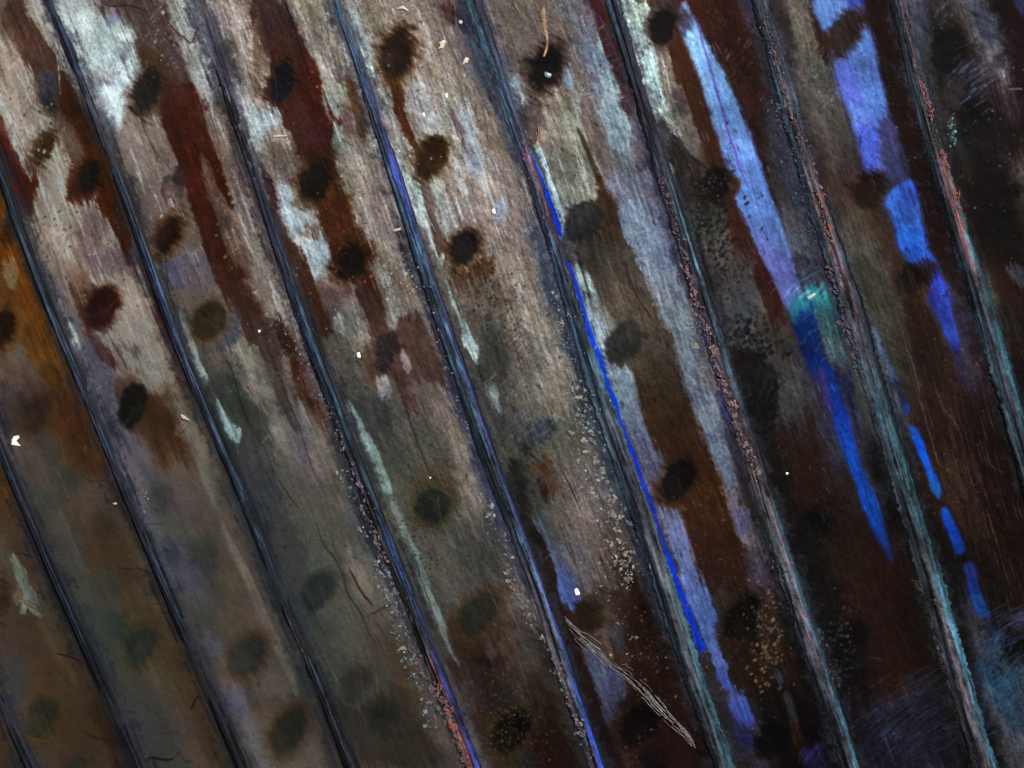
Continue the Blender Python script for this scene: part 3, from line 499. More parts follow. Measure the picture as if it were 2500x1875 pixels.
ell('c1', 0, 600, 40, 120, 0, '2b2019', 12, .8)
ell('c1', 480, 1640, 80, 50, 0, '2b2c28', 14, .7)
# c2
pgrad('c2', [(480,1200),(560,1230),(700,1250),(900,1150),(1000,1200),(1080,1400),(1150,1659),(650,1659),(560,1450)], ['2b221e','26201c','251c18'], f=18, a=.6, w=8)
pgrad('c2', [(700,380),(640,300),(700,260),(780,420),(860,600),(900,760),(960,900),(900,900),(800,700)], ['5a5a52','5c5c55','4f4d48'], f=12, a=.6)
poly('c2', [(560,50),(680,60),(760,260),(700,240),(620,160)], '4c5559', 12, .6)
poly('c2', [(0,0),(130,0),(200,200),(160,260),(60,160)], '333b38', 14, .6)
poly('c2', [(1200,980),(1300,1000),(1320,1180),(1250,1120)], '251811', 9, .7)
poly('c2', [(1240,760),(1360,860),(1500,760),(1600,700),(1659,760),(1500,900),(1380,920)], '3e2c1b', 14, .55)
poly('c2', [(1320,1000),(1500,1040),(1659,1040),(1659,1260),(1480,1330),(1360,1200)], '2a221f', 14, .6)
poly('c2', [(0,1200),(180,1220),(200,1300),(100,1400),(0,1380)], '4f4137', 14, .5)
spot('c2', 410, 540, 92, 132, '25332c', None, -38, .85, f=9)
spot('c2', 1415, 700, 100, 140, '20231e', '3f2f1d', -38, .9, f=9)
spot('c2', 650, 1120, 90, 100, '221e1a', None, -30, .7, f=14)
spot('c2', 225, 1430, 92, 130, '212220', '44321f', -30, .88, f=10)
spot('c2', 820, 1370, 90, 100, '1b1a19', None, -30, .8, f=14)
spot('c2', 0, 940, 75, 90, '30322e', None, -30, .7, f=12)
# c3
pgrad('c3', [(890,0),(930,30),(960,130),(1010,270),(1060,400),(1110,560),(1170,700),(1220,820),(1255,930),(1210,935),(1165,850),(1125,720),(1075,560),(1015,400),(965,220),(915,80)], ['1c2fa0','0a30b8','0a34bc','0a34bc','0a30b0'], f=3, a=.96, w=3, tex=.04, part='patch', label='vivid blue strip beside the rib')
pgrad('c3', [(950,30),(1090,20),(1140,160),(1170,330),(1210,440),(1260,520),(1290,650),(1330,800),(1360,920),(1400,1030),(1440,1130),(1490,1240),(1535,1360),(1500,1410),(1440,1370),(1390,1270),(1400,1180),(1330,1100),(1280,950),(1235,850),(1195,720),(1135,600),(1085,430),(1025,260)], ['4f5670','5a6490','5664a4','5068b0','4860a8','5062b0','3a4c9c','3a50a8'], f=5, a=.95, w=8, tex=.06, part='patch', label='ragged blue patch beside the vivid strip')
poly('c3', [(1380,1290),(1440,1380),(1500,1430),(1560,1500),(1500,1560),(1430,1500)], '252850', 12, .8)
pgrad('c3', [(150,60),(240,120),(270,250),(400,400),(450,500),(460,590),(400,695),(340,610),(300,480),(250,300),(190,180)], ['5f7070','46505c','45526c','4a5c94','4a64b0'], f=5, a=.9, w=6, part='patch', label='blue patch with a white grain on it')
pgrad('c3', [(460,880),(560,920),(690,1040),(760,1180),(700,1260),(630,1420),(590,1300),(540,1130),(490,980)], ['3b4646','3f4c60','3a4252','333640'], f=6, a=.9, w=4, part='patch', label='grey blue wedge left of the frayed strand')
pgrad('c3', [(30,60),(130,80),(220,200),(300,420),(330,620),(460,860),(490,1000),(560,1200),(620,1450),(700,1659),(620,1659),(500,1400),(400,1100),(300,760),(200,480),(110,240)], ['1b1614','1a1310','1e120f','1c100f','170c0c'], f=6, a=.93, w=4, part='stain', label='black brown strip between rib and blue patches')
pgrad('c3', [(1110,0),(1410,0),(1440,120),(1480,220),(1560,380),(1500,480),(1400,440),(1280,560),(1210,430),(1150,200)], ['3a200f','2c1810','231210'], f=8, a=.9)
pgrad('c3', [(1410,0),(1520,20),(1540,120),(1490,200),(1440,120)], ['504a62','4e5274'], f=6, a=.85)
pgrad('c3', [(1480,300),(1560,290),(1620,380),(1659,480),(1640,600),(1560,520),(1500,420)], ['3e3b48','3a3a4c'], f=8, a=.75, w=8)
poly('c3', [(840,560),(940,560),(1000,760),(1060,940),(1140,1250),(1000,1050),(900,800)], '1c0f0c', 10, .7)
poly('c3', [(620,740),(720,730),(740,880),(680,900)], '3a3c48', 10, .6)
ell('c3', 640, 640, 130, 110, 0, '30221a', 18, .5)
spot('c3', 500, 700, 95, 95, '2a2114', None, -30, .85, f=12)
spot('c3', 830, 1390, 112, 128, '0b0706', '1f110b', -35, f=9)
spot('c3', 1490, 710, 92, 142, '0e0906', '241710', -38, f=8)
spot('c3', 25, 1440, 105, 130, '100a07', '382713', -35, f=10)
# c4
pgrad('c4', [(75,1040),(120,1040),(130,1130),(90,1120)], ['3f4050','2c3048'], f=5, a=.8)
stroke('c4', [(150,1190),(180,1280),(220,1420)], '3c3b3c', 8, 8, .7)
poly('c4', [(0,560),(60,620),(140,800),(130,940),(60,1000),(0,980)], '33241c', 12, .7, 8)
poly('c4', [(250,1540),(360,1540),(400,1659),(270,1659)], '201c38', 10, .8)
poly('c4', [(120,1380),(220,1380),(240,1520),(160,1480)], '2c1a0a', 12, .7)
poly('c4', [(640,1400),(800,1260),(1100,1120),(1180,1300),(1230,1659),(640,1659)], '14131b', 22, .8)
poly('c4', [(1330,1080),(1420,900),(1520,960),(1659,1020),(1659,1420),(1540,1300),(1440,1140)], '1e3440', 18, .8)
poly('c4', [(1440,780),(1520,760),(1540,900),(1460,900)], '20304c', 12, .8)
poly('c4', [(1360,1000),(1430,1000),(1540,1160),(1659,1420),(1580,1400),(1460,1200)], '1f4258', 16, .6)
spot('c4', 60, 1500, 110, 110, '070504', None, -30, f=14)
spot('c4', 330, 160, 110, 120, '0b0807', None, -30, .8, f=18)
spot('c4', 575, 880, 90, 140, '080606', None, -20, .85, f=16)
spot('c4', 1610, 900, 90, 110, '080707', None, -30, .85, f=14)

# ------------------------------------------------------------------ fine pigment: cracks, veins, scratches
for c, pts, col, hw, a in [
 ('a1', [(640,10),(700,35),(790,30),(880,50),(940,90)], '351c20', 2, .8), ('a1', [(1050,130),(1100,190),(1160,240),(1205,270),(1235,200),(1260,160),(1290,160)], '57262c', 2.4, .8),
 ('a1', [(40,0),(90,110),(130,190),(160,260)], '2a2324', 3.5, .7), ('a1', [(870,660),(900,780),(950,900),(990,990),(985,1020)], '472a28', 1.8, .7),
 ('a1', [(990,975),(1040,1020),(1090,1080)], '47303a', 1.5, .6), ('a1', [(390,640),(400,740)], '4a2a20', 2, .6), ('a1', [(550,0),(580,60)], '6a3050', 2, .5),
 ('a1', [(300,800),(360,880),(370,930)], '3e2a26', 2.5, .6), ('a1', [(1340,1190),(1400,1260),(1490,1340)], '4a302e', 1.6, .6),
 ('a2', [(190,0),(250,170),(300,330),(340,450),(370,560)], '211618', 4, .75), ('a2', [(1210,680),(1260,760),(1310,850)], '4a3f45', 2, .6),
 ('b2', [(20,1140),(80,1260),(130,1380),(200,1500),(300,1640)], '25211f', 2, .6), ('b2', [(60,560),(120,700),(200,900),(280,1100),(340,1280),(420,1500)], '372a28', 2, .6),
 ('b2', [(920,900),(970,1030),(1020,1180),(1080,1330),(1130,1480)], '2f2522', 2, .7), ('b2', [(880,720),(920,860),(980,1040)], '2a1f1c', 1.8, .6),
 ('c2', [(390,100),(430,230),(520,350),(560,440),(600,560),(670,670),(740,830)], '231e1b', 2, .65), ('c2', [(600,390),(650,480),(700,570),(755,630)], '2d1b1a', 3.2, .8),
 ('c2', [(720,695),(780,670),(830,640),(880,620)], '4a2c2e', 3, .8), ('b3', [(720,20),(760,120),(800,230),(860,330),(940,440)], '2a1712', 2.4, .8),
 ('b3', [(800,230),(850,400),(900,600),(960,860),(1060,1200),(1090,1500)], '2a2019', 1.8, .5), ('b3', [(600,20),(700,200),(800,430)], '2a2622', 1.5, .5),
 ('b3', [(370,35),(410,42),(450,20)], '4a2060', 2, .7),
 ('c1', [(90,300),(150,310),(230,330)], '2e1d18', 2, .7), ('c1', [(350,940),(430,955),(530,990)], '35181a', 3, .8), ('c1', [(1275,1210),(1240,1220),(1210,1280),(1195,1290)], '1e1414', 2.8, .85),
 ('c1', [(730,380),(800,400),(870,395),(930,405)], '2c211d', 2, .6), ('c1', [(920,1620),(960,1600),(1050,1612),(1100,1600)], '17120f', 4, .8), ('c1', [(1100,1600),(1130,1570),(1170,1620),(1220,1620)], '3a2c22', 3, .8),
 ('c1', [(130,1450),(220,1480),(300,1500)], '6a4a38', 2, .6), ('c1', [(530,1430),(590,1470),(720,1480)], '241a14', 2.5, .6), ('c1', [(750,1290),(790,1300),(860,1310)], '221d18', 2, .6),
 ('b1', [(500,1390),(580,1440),(680,1430)], '33211c', 1.8, .6), ('b1', [(1430,680),(1480,780),(1510,900),(1560,1050),(1640,1200)], '241c1c', 2, .7),
 ('b1', [(700,540),(750,640),(800,740)], '4a3f38', 2.5, .7), ('b1', [(350,1130),(390,1240),(410,1330)], '6a4f35', 2.2, .7), ('b2', [(0,520),(60,500),(110,460)], '2e2426', 1.6, .6),
 ('a3', [(490,10),(560,90),(620,150)], '42335c', 2, .7), ('a3', [(280,80),(320,50),(360,10)], '7a6fa0', 1.4, .7), ('b4', [(830,300),(880,460),(910,560),(960,780),(1030,1000),(1100,1240),(1170,1500)], '4a4c44', 1.8, .55),
 ('b4', [(920,600),(960,700),(1010,900)], '55584e', 1.8, .7), ('b4', [(1090,830),(1130,900),(1160,980),(1230,1060),(1290,1230)], '3c332a', 2.2, .7), ('b4', [(1420,1290),(1470,1350),(1540,1390)], '3c332c', 1.6, .6),
 ('b3', [(300,1300),(400,1480),(480,1659)], '201a1c', 2, .5), ('c2', [(1000,300),(1060,440)], '2a2522', 2, .5), ('c4', [(680,960),(740,970),(770,990)], '3a3236', 1.4, .7),
 ('a4', [(1560,560),(1610,560),(1659,555)], '5a6470', 2, .8), ('a4', [(270,770),(320,765),(380,760)], '33535c', 2.5, .7), ('c4', [(610,560),(620,640),(600,700)], '30242a', 1.3, .7)]:
    stroke(c, pts, col, hw*.75, 1.6, a, 2)
for i in range(16):                        # short side wrinkles leaving the left ribs
    r = random.choice([rB, rC, rE]); y0 = random.uniform(1250, 1850); x0 = float(r(y0)); L = random.uniform(12, 55); sg = random.choice([-1, 1])
    stroke(None, [(x0+sg*12, y0), (x0+sg*(12+L*.5), y0+random.uniform(-5, 5)), (x0+sg*(12+L), y0+random.uniform(-9, 9))], '17120f', .9, 1.8, .3, 2)
def scratches(c, cx, cy, sx, sy, n, ang, L, col, a=.5, hw=.8):
    q = cp(c, [(cx, cy)])[0]; t0 = math.radians(ang)
    for i in range(n):
        x = q[0]+random.gauss(0, sx*CS); y = q[1]+random.gauss(0, sy*CS); t = t0+random.gauss(0, .09); l = random.uniform(.3, 1)*L*CS
        p = [(x, y), (x+l*.5*math.cos(t), y-l*.5*math.sin(t)+random.uniform(-2, 2)), (x+l*math.cos(t), y-l*math.sin(t))]
        stroke(None, p, col, hw*random.uniform(.6, 1.3), 1.5, a*random.uniform(.4, 1), .7)
scratches('a4', 1330, 470, 110, 70, 46, 38, 110, '4c5672', .6); scratches('a4', 1340, 620, 70, 40, 12, 42, 110, '4a6c96', .8)
scratches('a4', 1140, 60, 60, 70, 26, 50, 110, '4c6074', .55); scratches('a4', 560, 900, 70, 90, 30, 40, 120, '4a4744', .5); scratches('a4', 360, 500, 50, 120, 26, 52, 90, '5a848c', .6)
scratches('b4', 200, 1100, 150, 110, 24, 38, 150, '38303a', .6); scratches('b4', 300, 180, 110, 60, 60, 40, 110, '3a6476', .6); scratches('b4', 360, 560, 90, 90, 26, 42, 90, '3a7080', .6)
scratches('b4', 60, 880, 90, 160, 40, 60, 80, '2c3430', .6); scratches('b4', 300, 260, 80, 20, 26, 40, 90, '4fa4b8', .7)
scratches('c4', 950, 1380, 180, 130, 120, 32, 260, '343a54', .5); scratches('c4', 760, 1500, 110, 90, 70, 40, 150, '2c4a68', .5); scratches('c4', 900, 1500, 160, 100, 60, -50, 90, '2c2c44', .5)
scratches('c4', 1470, 1180, 110, 180, 130, 30, 200, '2f5a76', .6); scratches('c4', 1560, 780, 90, 60, 60, 30, 260, '4a5078', .6); scratches('c4', 1480, 950, 60, 90, 50, 60, 100, '2f6a94', .6)
scratches('c4', 1600, 1200, 60, 150, 60, 62, 120, '3a5c74', .6); scratches('c4', 1000, 1150, 160, 60, 40, 33, 260, '262c34', .7)
scratches('c4', 310, 1600, 60, 40, 40, 60, 80, '3c3c70', .6); scratches('c4', 400, 500, 200, 250, 36, 62, 100, '2c1c1c', .6)
scratches('a3', 1440, 420, 60, 160, 46, 55, 70, '5a4c60', .6); scratches('a3', 580, 420, 60, 120, 40, 28, 90, '8fa2ae', .5); scratches('a3', 240, 620, 90, 60, 30, 40, 80, '7c7468', .5)
scratches('a2', 1250, 560, 120, 160, 70, 25, 90, '6a6268', .5); scratches('a2', 700, 1300, 90, 150, 60, 38, 110, '6a5d5f', .5); scratches('b3', 150, 650, 110, 200, 90, 48, 130, '7d7c76', .45)
scratches('b3', 120, 1100, 110, 120, 60, 40, 120, '62707c', .45); scratches('b3', 340, 1500, 120, 110, 70, 55, 100, '4c444c', .6); scratches('b3', 1650, 880, 70, 140, 60, 50, 60, '2e3a38', .7)
scratches('c3', 650, 300, 130, 200, 80, 42, 80, '524c50', .5); scratches('c3', 900, 750, 100, 200, 50, 45, 80, '443434', .6); scratches('b3', 100, 200, 110, 150, 60, 45, 110, '82807a', .45)
scratches('b1', 640, 1000, 120, 160, 30, 60, 110, '5a4a44', .5); scratches('b2', 1650, 350, 60, 160, 40, 40, 80, '70696a', .5); scratches('b2', 560, 1350, 60, 150, 30, 45, 60, '77776f', .5)
scratches('a1', 120, 480, 90, 200, 44, 50, 80, '5b504a', .6); scratches('a1', 420, 1500, 160, 100, 70, 65, 60, '5a4845', .55); scratches('a1', 1250, 400, 90, 160, 40, 60, 60, '6e645a', .5)
scratches('a1', 620, 420, 140, 200, 50, 65, 60, '70746f', .45)
for c, x, y, sx, sy, n in (('a3', 1280, 420, 60, 260, 60), ('a3', 1560, 1250, 90, 260, 60), ('a4', 620, 560, 70, 260, 60), ('a4', 980, 1400, 60, 160, 36), ('b4', 380, 900, 60, 380, 50), ('c3', 1200, 600, 70, 380, 50)):
    scratches(c, x, y, sx, sy, n//2, -62, 90, '2c3a68', .45); scratches(c, x, y, sx, sy, n//2, -64, 70, '7f94b8', .3); scratches(c, x, y, sx, sy, n//4, 40, 60, '2c2c48', .4)
# fine parallel lines along the dark right panels
for p, y0, y1, n, col, a in [(9, 950, 1750, 150, '473a30', .6), (9, 620, 1200, 70, '3c342a', .5), (10, 700, 1500, 70, '3c3a36', .6), (8, 900, 1500, 80, '2e1a16', .5), (5, 700, 1300, 70, '2d2623', .35), (6, 1150, 1700, 80, '25211e', .4), (7, 700, 1250, 50, '4b4136', .4), (6, 700, 1200, 50, '2e2a28', .35), (4, 900, 1200, 30, '3a3432', .3), (7, 1200, 1500, 50, '2a2220', .4)]:
    for i in range(n):
        y = random.uniform(y0, y1); u = random.uniform(.12, .9); L = random.uniform(15, 90)
        if p == 9 and u < .35: u += .4
        fx = lambda q: float(RIBS[p](q))+(u)*float(RIBS[p+1](q)-RIBS[p](q))
        stroke(None, [(fx(y), y), (fx(y+L/2)+random.uniform(-1, 1), y+L/2), (fx(y+L), y+L)], col, .8, 1.3, a*random.uniform(.4, 1), .6)
# speckle: light mineral dots and dark pits
def speckle(c, cx, cy, sx, sy, n, cols, r0=.6, r1=2.2, a=.9):
    q = cp(c, [(cx, cy)])[0]
    for i in range(n):
        x = q[0]+random.gauss(0, sx*CS); y = q[1]+random.gauss(0, sy*CS); r = random.uniform(r0, r1)**1.3; e = r*random.uniform(.6, 2)
        t = random.choice([.6, .8, 1.1])
        stroke(None, [(x, y), (x+e*math.cos(t), y-e*math.sin(t))], random.choice(cols), r, 1.3, a*random.uniform(.4, 1), .8, False)
BR = ['8a6f5c', 'a08a78', '6d5a4e', '7a6a60']; BL_ = ['0c0a0a', '161212', '100d0d']
speckle('a1', 420, 1480, 220, 120, 160, BR+['3c2a28']); speckle('a1', 1500, 1350, 100, 160, 60, BR); speckle('a1', 1000, 250, 150, 150, 60, BR); speckle('a1', 200, 850, 100, 120, 70, ['b0a898', '3c2c2c', '8f8578'])
speckle('b2', 1500, 300, 90, 120, 180, BL_, .5, 1.8, .7); speckle('b2', 560, 800, 70, 130, 120, BL_, .4, 1.3, .6); speckle('a3', 1280, 1440, 110, 130, 300, BL_, .8, 3, .75); speckle('b3', 1500, 620, 110, 110, 340, BL_, .8, 3.4, .85)
speckle('b3', 1350, 150, 90, 130, 140, BL_, .5, 2, .7); speckle('c2', 1000, 350, 90, 200, 160, BL_, .5, 1.6, .6); speckle('c2', 180, 150, 80, 180, 80, BL_, .4, 1.2, .5)
speckle('c2', 1560, 1320, 100, 180, 240, ['6a4a3a', '806450', '5a4236', '745c48'], .4, 1.3); speckle('c3', 100, 1450, 120, 120, 220, ['6c4a30', '806040', '5c4030', '603428'], .4, 1.3)
speckle('c3', 1300, 650, 200, 380, 260, ['54423c', '66544c', '46302c', '403840'], .4, 1.6); speckle('c3', 900, 1000, 200, 300, 160, ['5c4440', '6c5c58', '4a3834'], .5, 1.8); speckle('c4', 30, 850, 60, 200, 200, ['7a5c48', '8c7064', '5a4048'], .6, 2.4)
speckle('a4', 900, 700, 300, 400, 200, ['4a3a38', '5a5050', '3c2c30'], .4, 1.2); speckle('a4', 1450, 900, 200, 400, 130, ['4a4444', '6c6c70', '3c3434'], .4, 1.3); speckle('b4', 1200, 1100, 260, 380, 200, ['4a3a30', '5c4c40'], .4, 1.4)
speckle('a2', 600, 900, 420, 500, 260, ['b0a090', 'a08878', '4a3c3c', '3a3030'], .4, 1.5, .7); speckle('b2', 300, 500, 200, 300, 130, ['a09888', '8a8078'], .4, 1.5, .7); speckle('c4', 500, 900, 60, 160, 120, ['2a2e30', '38383c'], .6, 2.2)
speckle('a4', 1210, 830, 15, 60, 50, ['4f8f90', '8fc0c0', '3c6c70'], .5, 1.6); speckle('a3', 1250, 1150, 80, 90, 60, ['4a4038', '5a5044'], .5, 1.6); speckle('b2', 900, 100, 80, 160, 60, ['b8a898', 'a09488'], .5, 2)
speckle('c4', 500, 300, 300, 250, 80, ['30201e', '3a2a28'], .4, 1.3); speckle('c4', 1300, 300, 150, 300, 100, ['4a3c34', '3c302c'], .4, 1.3)

for i in range(520):                       # hairline scratches, mostly along the ribs
    p = random.choice([2, 3, 4, 4, 5, 5, 6, 6, 7, 7, 8, 9]); y = random.uniform(-20, 1800 if p > 4 else 1200); u = random.uniform(.08, .92); L = random.uniform(20, 120)
    x = float(RIBS[p-1](y))*(1-u)+float(RIBS[p](y))*u; sl_ = random.choice([.36, .36, .5, -.9, .1]); 
    if sl_ < 0: L *= .4
    c_ = CAN[min(max(int(np.searchsorted(ys, y)), 0), SH[0]-1), min(max(int(np.searchsorted(xs, x)), 0), SH[1]-1)]
    stroke(None, [(x, y), (x+sl_*L/2+random.uniform(-3, 3), y+L/2), (x+sl_*L, y+L)], np.clip(c_*random.choice([.55, .65, 1.35, 1.5])+.01, 0, .75), .55, 1.3, random.uniform(.3, .8), .8)
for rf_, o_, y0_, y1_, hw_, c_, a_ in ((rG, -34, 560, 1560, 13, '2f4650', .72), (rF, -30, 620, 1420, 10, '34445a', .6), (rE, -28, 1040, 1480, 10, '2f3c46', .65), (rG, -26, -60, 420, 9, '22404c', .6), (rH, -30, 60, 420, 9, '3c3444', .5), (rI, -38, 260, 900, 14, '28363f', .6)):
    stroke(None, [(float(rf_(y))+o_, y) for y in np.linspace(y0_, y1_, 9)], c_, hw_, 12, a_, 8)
# silvery wear and brown wear in long streaks on the pale panels
lum1 = CAN.mean(-1); pale_ = sstep(.3, .42, lum1)*sstep(1100, 600, Y)*(PI > 3)*(1-sstep(.04, .1, CAN[..., 2]-CAN[..., 0]))
sk = samp(T_FR2, TT*1.6+PI*301, Y/5.5+60)+.35*comb
for col_, lo_, hi_, a_ in (('adb6b8', .7, 1.5, .66), ('55453c', -1.1, -1.8, .5)):
    al_ = (sstep(lo_, hi_, sk) if lo_ > 0 else sstep(-lo_, -hi_, -sk))*pale_*a_; CAN[:] = CAN*(1-al_[..., None])+hexc(col_)*al_[..., None]
# dirt that has gathered along both flanks of each rib
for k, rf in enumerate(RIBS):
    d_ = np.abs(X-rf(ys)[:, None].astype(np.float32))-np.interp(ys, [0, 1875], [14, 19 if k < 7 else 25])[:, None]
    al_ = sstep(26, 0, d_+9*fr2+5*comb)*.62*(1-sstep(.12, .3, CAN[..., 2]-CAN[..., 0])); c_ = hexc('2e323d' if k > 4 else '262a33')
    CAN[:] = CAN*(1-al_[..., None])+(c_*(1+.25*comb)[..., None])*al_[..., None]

# ------------------------------------------------------------------ overall grain, then relief
soft = sstep(1500, 100, Y*.55+X*0+ (900-X)*.0)  # no change
# wider tonal spread: deeper darks, brighter silver
CAN = np.clip(CAN+.10*(CAN-.36)*sstep(.05, .3, CAN.mean(-1))[..., None], 0.01, .95)
detail = 0.16+0.84*sstep(150, 1250, X+(900-Y)*.6)          # the left foot of the sheet is smoother
fsh = 1-.45*sstep(.12, .3, CAN[..., 2]-CAN[..., 0])
fib = samp(T_BL, TT*.6+PI*31, Y/26.); fib2 = samp(T_WH, TT*.42+PI*11, Y/16.)
amp = detail*(.02*micro+.065*gr+.055*hat+.045*fib+.085*fib2)+.03*fr+.03*gr+.01*st2
amp *= fsh; amp += .06*detail*fsh*samp(T_WH, X*.61+40, Y*.61+9)
lum0 = CAN.mean(-1); lightish = sstep(.16, .42, lum0)
web = samp(T_FR2, X*1.0+500, Y*1.0+200); web2 = samp(T_FR2, (X*.94-Y*.34)*1.5+90, (X*.34+Y*.94)*.5); mask = sstep(.1, 1.2, samp(T_FR, X/1.2+900, Y/1.2+80))
amp -= .26*detail*lightish*(np.exp(-(web/.09)**2)*mask+.8*np.exp(-(web2/.08)**2)*(1-mask)*sstep(-.2, 1, fr2))
dash = samp(T_BL, TT*.40+PI*71, Y/8.); amp -= .34*detail*sstep(1.5, 2.4, dash)*sstep(-.6, .8, fr); dash2 = samp(T_BL, (X*.8+Y*.6)/7, (X*.6-Y*.8)*.4+33); amp -= .25*detail*sstep(1.6, 2.4, dash2)*sstep(-.2, 1, web)
pit = samp(T_BL, X*.33+77, Y*.33); amp -= .5*lightish*sstep(2.1, 2.9, pit); amp += .35*detail*sstep(2.3, 3, samp(T_BL, X*.3+9, Y*.3+31))
CAN *= (1+np.clip(amp*.88, -.6, .8))[..., None]
gd = np.clip(CAN[..., 1]-CAN[..., 0], 0, .04)*sstep(.45, .3, CAN.mean(-1)); CAN[..., 1] -= gd*.6; CAN[..., 0] += gd*.3
bl = sstep(.1, .2, CAN[..., 2]-CAN[..., 0]); CAN[..., 2] *= 1-.07*bl
rd = sstep(.08, .2, CAN[..., 0]-CAN[..., 2])*sstep(.55, .3, CAN[..., 0])*sstep(0, 260, X); CAN += (CAN.mean(-1, keepdims=True)-CAN)*.18*rd[..., None]*1.0; CAN[..., 1] *= 1+.02*rd; CAN *= (1-.13*rd)[..., None]*np.array([1, 1, 1.0])
CAN += (np.stack([fr, samp(T_FR, X/2+300, Y/2), samp(T_FR, X/2, Y/2+700)], -1)*.005)
# the sheet dips between ribs and carries fine ridges
Hh = HEIGHT-np.sin(np.clip(U, 0, 1)*math.pi)*15 + samp(T_WARP, X/1.5+200, Y/1.5)*1.0 + (micro*.10+hat*.08+gr*.08)*detail
OUTm = (X < -5) | (X > 2505) | (Y < -5) | (Y > 1880)
Hh = np.where(OUTm, -np.sin(np.clip(U, 0, 1)*math.pi)*15+np.clip(Hh+np.sin(np.clip(U, 0, 1)*math.pi)*15, -2, 2), Hh)
def lin(c): c = np.clip(c, 0.004, .98); return np.where(c <= .04045, c/12.92, ((c+.055)/1.055)**2.4)
WX = (X-W0/2)*S; WY = (H0/2-Y)*S; WZ = Hh*S
def KY(wy): return wy*0+1.0
def albedo(c, wx, wy, k=1.0): return np.clip(lin(c)/light_at(wx, wy)[..., None]*np.asarray(k)[..., None], .0008, .9)
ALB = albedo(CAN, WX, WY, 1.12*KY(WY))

# ------------------------------------------------------------------ materials
def mat(name, rough, spec, nscale, nstr, bump, stretch=(1, 1, 1)):
    m = bpy.data.materials.new(name); m.use_nodes = True; nt = m.node_tree; nd = nt.nodes; lk = nt.links
    b = nd['Principled BSDF']; b.inputs['Roughness'].default_value = rough; b.inputs['Specular IOR Level'].default_value = spec
    at = nd.new('ShaderNodeAttribute'); at.attribute_name = 'pigment'
    tc = nd.new('ShaderNodeTexCoord'); mp = nd.new('ShaderNodeMapping'); mp.inputs['Scale'].default_value = stretch; mp.inputs['Rotation'].default_value = (0, 0, math.radians(-20))
    lk.new(tc.outputs['Object'], mp.inputs['Vector'])
    ns = nd.new('ShaderNodeTexNoise'); ns.inputs['Scale'].default_value = nscale; ns.inputs['Detail'].default_value = 3; ns.inputs['Roughness'].default_value = .7
    lk.new(mp.outputs['Vector'], ns.inputs['Vector'])
    mr = nd.new('ShaderNodeMapRange'); mr.inputs['From Min'].default_value = .25; mr.inputs['From Max'].default_value = .75; mr.inputs['To Min'].default_value = 1-nstr; mr.inputs['To Max'].default_value = 1+nstr
    lk.new(ns.outputs['Fac'], mr.inputs['Value'])
    vm = nd.new('ShaderNodeVectorMath'); vm.operation = 'SCALE'; lk.new(at.outputs['Color'], vm.inputs[0]); lk.new(mr.outputs['Result'], vm.inputs['Scale'])
    lk.new(vm.outputs['Vector'], b.inputs['Base Color'])
    bp = nd.new('ShaderNodeBump'); bp.inputs['Strength'].default_value = bump; bp.inputs['Distance'].default_value = 0.0009
    lk.new(ns.outputs['Fac'], bp.inputs['Height']); lk.new(bp.outputs['Normal'], b.inputs['Normal'])
    return m
M_SHEET = mat('stained_membrane', .62, .02, 2100, .10, .03, (1.5, .7, 1))
M_RIB = mat('ridged_rib', .55, .06, 700, .3, .3, (2.2, .3, 1))
M_FLAKE = mat('mineral_flake', .6, .1, 700, .3, .3)
def plain(name, col, rough=.6, spec=.3, em=0):
    m = bpy.data.materials.new(name); m.use_nodes = True; nt = m.node_tree; b = nt.nodes['Principled BSDF']
    ns = nt.nodes.new('ShaderNodeTexNoise'); ns.inputs['Scale'].default_value = 260; ns.inputs['Detail'].default_value = 4
    cr = nt.nodes.new('ShaderNodeValToRGB'); c = lin(hexc(col)); cr.color_ramp.elements[0].position = .3; cr.color_ramp.elements[1].position = .7
    cr.color_ramp.elements[0].color = (*(c*.6), 1); cr.color_ramp.elements[1].color = (*np.clip(c*1.3, 0, .92), 1)
    tc = nt.nodes.new('ShaderNodeTexCoord'); nt.links.new(tc.outputs['Object'], ns.inputs['Vector'])
    nt.links.new(ns.outputs['Fac'], cr.inputs['Fac']); nt.links.new(cr.outputs['Color'], b.inputs['Base Color'])
    b.inputs['Roughness'].default_value = rough; b.inputs['Specular IOR Level'].default_value = spec
    return m

# ------------------------------------------------------------------ mesh helpers
def make_mesh(name, V, Q, mt, col=None, smooth_=True):
    me = bpy.data.meshes.new(name); V = np.ascontiguousarray(V, np.float32); Q = np.ascontiguousarray(Q, np.int32); k = Q.shape[1]
    me.vertices.add(len(V)); me.vertices.foreach_set('co', V.ravel())
    me.loops.add(Q.size); me.loops.foreach_set('vertex_index', Q.ravel())
    me.polygons.add(len(Q)); me.polygons.foreach_set('loop_start', np.arange(0, Q.size, k, dtype=np.int32)); me.polygons.foreach_set('loop_total', np.full(len(Q), k, np.int32))
    me.polygons.foreach_set('use_smooth', np.full(len(Q), smooth_, bool)); me.update(calc_edges=True)
    if col is not None:
        a = me.color_attributes.new('pigment', 'FLOAT_COLOR', 'POINT'); c4 = np.ones((len(V), 4), np.float32); c4[:, :3] = col; a.data.foreach_set('color', c4.ravel())
    me.materials.append(mt); return me
def obj(name, me, parent=None, label=None, kind=None):
    o = bpy.data.objects.new(name, me); COL.objects.link(o)
    if parent is not None: o.parent = parent
    if label: o['label'] = label
    if kind: o['kind'] = kind
    return o
def thing(name, label, cat, group=None, me=None, loc=(0, 0, 0)):
    o = bpy.data.objects.new(name, me); COL.objects.link(o); o.location = loc; o['label'] = label; o['category'] = cat
    if group: o['group'] = group
    return o
